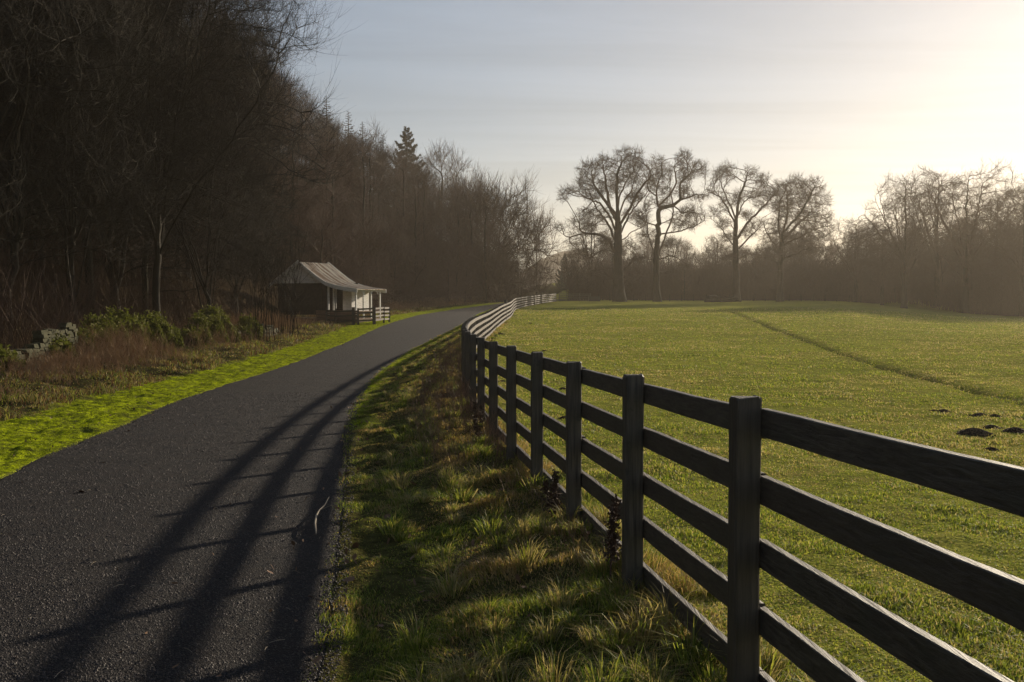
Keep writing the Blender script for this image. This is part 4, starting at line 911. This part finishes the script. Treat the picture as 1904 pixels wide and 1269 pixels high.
for k in range(ns - 1):
    F.append([k, k + n1, k + 1 + n1, k + 1]); q = (len(ts) - 1) * ns + k; F.append([q, q + 1, q + 1 + n1, q + n1])
for i in range(len(ts) - 1):
    q = i * ns; F.append([q, q + ns, q + ns + n1, q + n1]); q += ns - 1; F.append([q, q + n1, q + ns + n1, q + ns])
mb.add(V, F); hobj(mb, 'roof', M_tin)
for s_ in (-.30, SL + .26):
    mb = MB()
    for a_, b_ in zip(prof[:-1], prof[1:]):
        v = []
        for s2 in (s_, s_ + .04):
            v += [hp(a_[0], s2, a_[1] - .26), hp(b_[0], s2, b_[1] - .26), hp(b_[0], s2, b_[1] + .03), hp(a_[0], s2, a_[1] + .03)]
        mb.add(v, [[0, 1, 2, 3], [7, 6, 5, 4], [0, 4, 5, 1], [3, 2, 6, 7], [1, 5, 6, 2], [0, 3, 7, 4]])
    hobj(mb, 'bargeboard', M_white)
mb = MB()    # gable boards above the tie
nb = 26
for k in range(nb):
    t0 = -2.75 + 5.0 * k / nb; t1 = t0 + 5.0 / nb - .012; zt = min(roofz(t0), roofz(t1)) - .10
    if zt > 1.62: v = [hp(t0, -.10, 1.55), hp(t1, -.10, 1.55), hp(t1, -.06, 1.55), hp(t0, -.06, 1.55), hp(t0, -.10, roofz(t0) - .08), hp(t1, -.10, roofz(t1) - .08), hp(t1, -.06, roofz(t1) - .08), hp(t0, -.06, roofz(t0) - .08)]; mb.add(v, BOXF)
hobj(mb, 'gable', M_white)
mb = MB()
for k in range(15):
    z0 = HZ + .35 + k * .165; hb(mb, -2.6, 1.55, .55, .585, z0, z0 + .155)
    hb(mb, -2.64, -2.6, .6, SL, z0, z0 + .155); hb(mb, -2.6, 3.0, SL - .04, SL, z0, z0 + .155)
hobj(mb, 'dark_wall', M_darkboard)
mb = MB(); hb(mb, -2.7, 5.2, .0, SL, HZ - .6, HZ + .10)
for k in range(4): hb(mb, 1.5, 5.25, -.05, -.01, HZ + .11 + k * .15, HZ + .24 + k * .15)
hb(mb, 1.5, 5.2, 0, SL, HZ + .60, HZ + .66); hobj(mb, 'platform', M_brownboard)
mb = MB(); hb(mb, 1.62, 2.1, .50, .55, HZ + .66, 1.35); d = hobj(mb, 'door', M_darkboard); 
mb = MB()
hb(mb, 2.55, 2.66, -.02, .09, HZ + .1, 1.50); hb(mb, 2.80, 2.95, .3, .34, HZ + .66, 1.40); hb(mb, 3.05, 3.12, .3, .34, HZ + .66, 1.40); hobj(mb, 'frame', M_white)
mb = MB(); hb(mb, 3.3, 4.1, .9, .96, HZ + .66, 1.22); hb(mb, 4.04, 4.10, .97, SL - .1, HZ + .66, 1.22); hobj(mb, 'white_panel', M_white)
for k, s_ in enumerate((-.02, .95, 1.95, SL - .15)):
    mb = MB(); hb(mb, 5.05, 5.15, s_, s_ + .10, HZ + .1, roofz(5.1) - .04); hobj(mb, 'veranda_post', M_white)
mb = MB(); hb(mb, 5.06, 5.14, .09, SL - .16, roofz(5.1) - .18, roofz(5.1) - .04)
for s_ in (.08, 1.05, 2.05):
    for q in range(5):
        a0 = q / 5 * math.pi / 2; a1 = (q + 1) / 5 * math.pi / 2
        for dr, ss in ((1, s_), (-1, s_ + .87)):
            p0 = Vector(hp(5.1, ss + dr * .22 * (1 - math.cos(a0)), roofz(5.1) - .40 + .22 * math.sin(a0))); p1 = Vector(hp(5.1, ss + dr * .22 * (1 - math.cos(a1)), roofz(5.1) - .40 + .22 * math.sin(a1)))
            beam(mb, p0, p1, .05, .05, (.9, -.44, 0.01))
hobj(mb, 'bracket', M_white)
# hut paddock fence
hf_ = [(-13.25, 71.2), (-12.55, 70.9), (-11.2, 70.3), (-10.85, 70.2), (-9.75, 70.4), (-9.3, 72.2), (-9.15, 74.2)]
root = empty('paddock_fence', (-12.5, 71, lz(-12.5, 71)), 'short dark post and rail fence in front of the hut', 'fence'); off = np.array(root.location)
for i, (x, y) in enumerate(hf_):
    mb = MB(); z = lz(x, y); w = .20 if i in (2, 4) else .12; box(mb, (x - off[0], y - off[1], z + .5 - off[2]), (w, w, 1.35 + (.12 if i in (2, 4) else 0)), .3, .96); mb.build('post', M_darkpost, root)
for i in range(len(hf_) - 1):
    for k in range(4 if i > 2 else 3):
        (x, y), (x2, y2) = hf_[i], hf_[i + 1]; mb = MB(); zz = .28 + k * (.27 if i > 2 else .34)
        if i == 2 and k > 1: continue
        beam(mb, (x - off[0], y - .09 - off[1], lz(x, y) + zz - off[2]), (x2 - off[0], y2 - .09 - off[1], lz(x2, y2) + zz + .02 - off[2]), .04, .12); mb.build('rail', M_darkpost if i < 2 else M_rail, root)

# --- far wire fence, trough, log heap
wf = empty('wire_fence', (xD(1110, 178), 178, lz(xD(1110, 178), 178)), 'thin line of stakes and wire running behind the great bare trees', 'fence'); off = np.array(wf.location)
pts = [(xD(px, D), D) for px, D in zip(np.linspace(1112, 1600, 23), np.linspace(177, 172, 23))]; r = np.random.default_rng(3)
for x, y in pts:
    mb = MB(); z = lz(x, y); tubes(mb, np.array([[(x - off[0], y - off[1], z - .2 - off[2]), (x + r.normal(0, .06) - off[0], y - off[1], z + 1.15 - off[2])]]), np.array([[.07, .06]]), 6); mb.build('stake', M_bark, wf)
mb = MB()
for h_ in (.45, .8, 1.05):
    q = np.array([[(x - off[0], y - off[1], lz(x, y) + h_ - off[2]) for x, y in pts]]); tubes(mb, q, np.full((1, len(pts)), .012), 3)
mb.build('wire', M_bark, wf)
x, y = xD(1105, 166), 166.; t_ = empty('water_trough', (x, y, lz(x, y)), 'low dark trough at the end of the pale fence panel', 'trough')
mb = MB(); box(mb, (0, -.38, .4), (1.9, .06, .75)); box(mb, (0, .38, .4), (1.9, .06, .75)); box(mb, (-.92, 0, .4), (.06, .70, .75)); box(mb, (.92, 0, .4), (.06, .70, .75)); box(mb, (0, 0, .12), (1.78, .70, .08)); mb.build('basin', M_darkpost, t_)
mb = MB(); box(mb, (0, -.43, .80), (2.0, .12, .05)); box(mb, (0, .43, .80), (2.0, .12, .05)); mb.build('rim', M_darkpost, t_)
r = np.random.default_rng(9)
for i in range(9):
    px = 1325 + 7 * i + r.uniform(-3, 3) - 8; D = 161 + r.uniform(-1, 1.5); x = xD(px, D); mb = MB(); L = r.uniform(.4, 1.1); a_ = r.uniform(-.8, .8); t = np.linspace(-1, 1, 6); rd = r.uniform(.16, .34)
    Q = np.stack([t * L * math.cos(a_), t * L * math.sin(a_), rd * .8 + (.5 if i % 3 == 1 else 0) + .08 * np.sin(3 * t + i)], 1); tubes(mb, Q[None], (rd * (1 - .12 * t))[None], 8)
    for q in range(4):
        s_ = r.uniform(-.8, .8); d = r.normal(0, .5, 3); d[2] = abs(d[2]); B = np.array([s_ * L * math.cos(a_), s_ * L * math.sin(a_), rd]); t3 = np.linspace(0, 1, 4)
        tubes(mb, (B + d * t3[:, None] * 1.2)[None], (.06 * (1 - .7 * t3))[None], 5)
    o = mb.build('fallen_log', M_bark, None, True); o.location = (x, D, lz(x, D)); tag(o, 'reddish fallen log in the heap beside the third great tree', 'log', 'logs heaped in the pasture')

# --- debris
x0, y0 = ground_at(588, 1010, zr_); x1, y1 = ground_at(613, 943, zr_)
def road_top(x, y): return float(land(x, y, False)) + .055
mb = MB(); pts = np.array([(588, 1010), (586, 995), (588, 980), (594, 965), (604, 955), (612, 944)]); Q = []
for k, (px, py) in enumerate(pts):
    x, y = ground_at(px, py, zr_); Q.append((x - x0, y - y0, .028 + .02 * math.sin(k * 1.3)))
tubes(mb, np.array([Q]), np.array([[.007, .0095, .009, .0075, .006, .004]]), 7)
tubes(mb, np.array([[Q[3], (Q[3][0] + .1, Q[3][1] + .05, .05), (Q[3][0] + .19, Q[3][1] + .07, .06)]]), np.array([[.004, .003, .002]]), 5)
o = mb.build('fallen_stick', M_stick, None, True); o.location = (x0, y0, road_top(x0, y0)); tag(o, 'pale curved forked stick lying at the right edge of the lane', 'stick')
mb = MB(); r = np.random.default_rng(71)
P = area(260, 3.5, 45, lambda y, u: road_l(y) + u * (road_r(y) - road_l(y)), r, .06); n = len(P); L = r.uniform(.015, .06, n); a_ = r.uniform(0, 6.28, n); t3 = np.linspace(-1, 1, 3)
Q = P[:, None] + np.stack([np.cos(a_), np.sin(a_), 0 * a_], 1)[:, None] * (L[:, None] * t3[None])[:, :, None]; Q[:, 1, 2] += .006; tubes(mb, Q, np.full((n, 3), .0016), 3)
tag(mb.build('twig_litter', M_stick), 'scattered pale twigs and straws on the lane', 'litter', None, 'stuff')
mb = MB(); P = area(120000, 3.0, 24, lambda y, u: np.maximum(road_l(y), -.56 * y) + u * (road_r(y) + .12 - np.maximum(road_l(y), -.56 * y)), r, .0)
tU = 2 * (P[:, 0] - road_l(P[:, 1])) / (road_r(P[:, 1]) - road_l(P[:, 1])) - 1; P[:, 2] = land(P[:, 0], P[:, 1], False) + .012 + .05 * np.maximum(0, 1 - tU ** 2) + 0.012 * fbm(P[:, 0], P[:, 1], 0.7, 3)
n = len(P); s_ = (.0026 + .0055 * r.uniform(0, 1, n) ** 3) * (1 + .05 * P[:, 1]); a_ = r.normal(0, 1, (n, 4, 3)); a_ /= np.linalg.norm(a_, axis=2, keepdims=True)
o6 = np.array([[1, 0, 0], [-1, 0, 0], [0, 1, 0], [0, -1, 0], [0, 0, .8], [0, 0, -.8]]); th = r.uniform(0, 3.14, n); V = o6[None] * s_[:, None, None] * r.uniform(.6, 1.4, (n, 6, 1))
V = np.stack([V[..., 0] * np.cos(th)[:, None] - V[..., 1] * np.sin(th)[:, None], V[..., 0] * np.sin(th)[:, None] + V[..., 1] * np.cos(th)[:, None], V[..., 2]], -1) + P[:, None]
f8 = np.array([[0, 2, 4], [2, 1, 4], [1, 3, 4], [3, 0, 4], [2, 0, 5], [1, 2, 5], [3, 1, 5], [0, 3, 5]]); mb.add(V.reshape(-1, 3), (np.arange(n)[:, None, None] * 6 + f8[None]).reshape(-1, 3))
M_grit = mat('grit', lambda nd, t: bsdf(nd, mixc(nd, rng_(nd, noise(nd, pos(nd), 60, 2), .35, .65), (.010, .008, .0075), (.070, .050, .042)), .7))
tag(mb.build('gravel', M_grit), 'loose grit on the near part of the lane', 'gravel', None, 'stuff')
M_leaf = mat('dead_leaf', lambda nd, t: bsdf(nd, mixc(nd, noise(nd, pos(nd), 4), (.10, .045, .02), (.26, .15, .08)), .7))
mb = MB(); P = np.concatenate([area(900, 2.6, 40, lambda y, u: verge_x(y, u * 1.0), r, .02), area(110, 4, 40, lambda y, u: road_r(y) - u ** 2.2 * 3.2, r, .045), area(260, 9, 50, lambda y, u: road_l(y) - u * 3 + .5, r, .02)]); n = len(P)
s_ = r.uniform(.007, .018, n)[:, None]; a_ = r.normal(0, 1, (n, 3)) * s_; b_ = r.normal(0, 1, (n, 3)) * s_; c_ = P + r.normal(0, .008, (n, 3)) * 1
V = np.stack([P - a_, P - a_ * .3 + b_ * .8, P + a_ * .5 + b_ * .7 + [0, 0, .006], P + a_, P + a_ * .4 - b_ * .7, P - a_ * .4 - b_ * .6], 1); mb.add(V.reshape(-1, 3), np.arange(n * 6).reshape(-1, 6))
tag(mb.build('leaf_litter', M_leaf), 'fallen brown leaves caught in the verge grass', 'leaves', None, 'stuff')

# --- the misty air
mb = MB(); hz0, hz1 = -20.0, 120.0; box(mb, (0, 0, (hz0 + hz1) / 2), (3440, 3440, hz1 - hz0))
hm = bpy.data.materials.new('misty_air'); hm.use_nodes = True; t = hm.node_tree; t.nodes.clear(); ou = t.nodes.new('ShaderNodeOutputMaterial')
pv = t.nodes.new('ShaderNodeVolumePrincipled'); pv.inputs['Color'].default_value = (1.0, .89, .75, 1); pv.inputs['Density'].default_value = .00033; pv.inputs['Anisotropy'].default_value = .56
t.links.new(pv.outputs[0], ou.inputs['Volume']); tag(mb.build('haze', hm), 'thin winter haze', None, None, 'stuff')
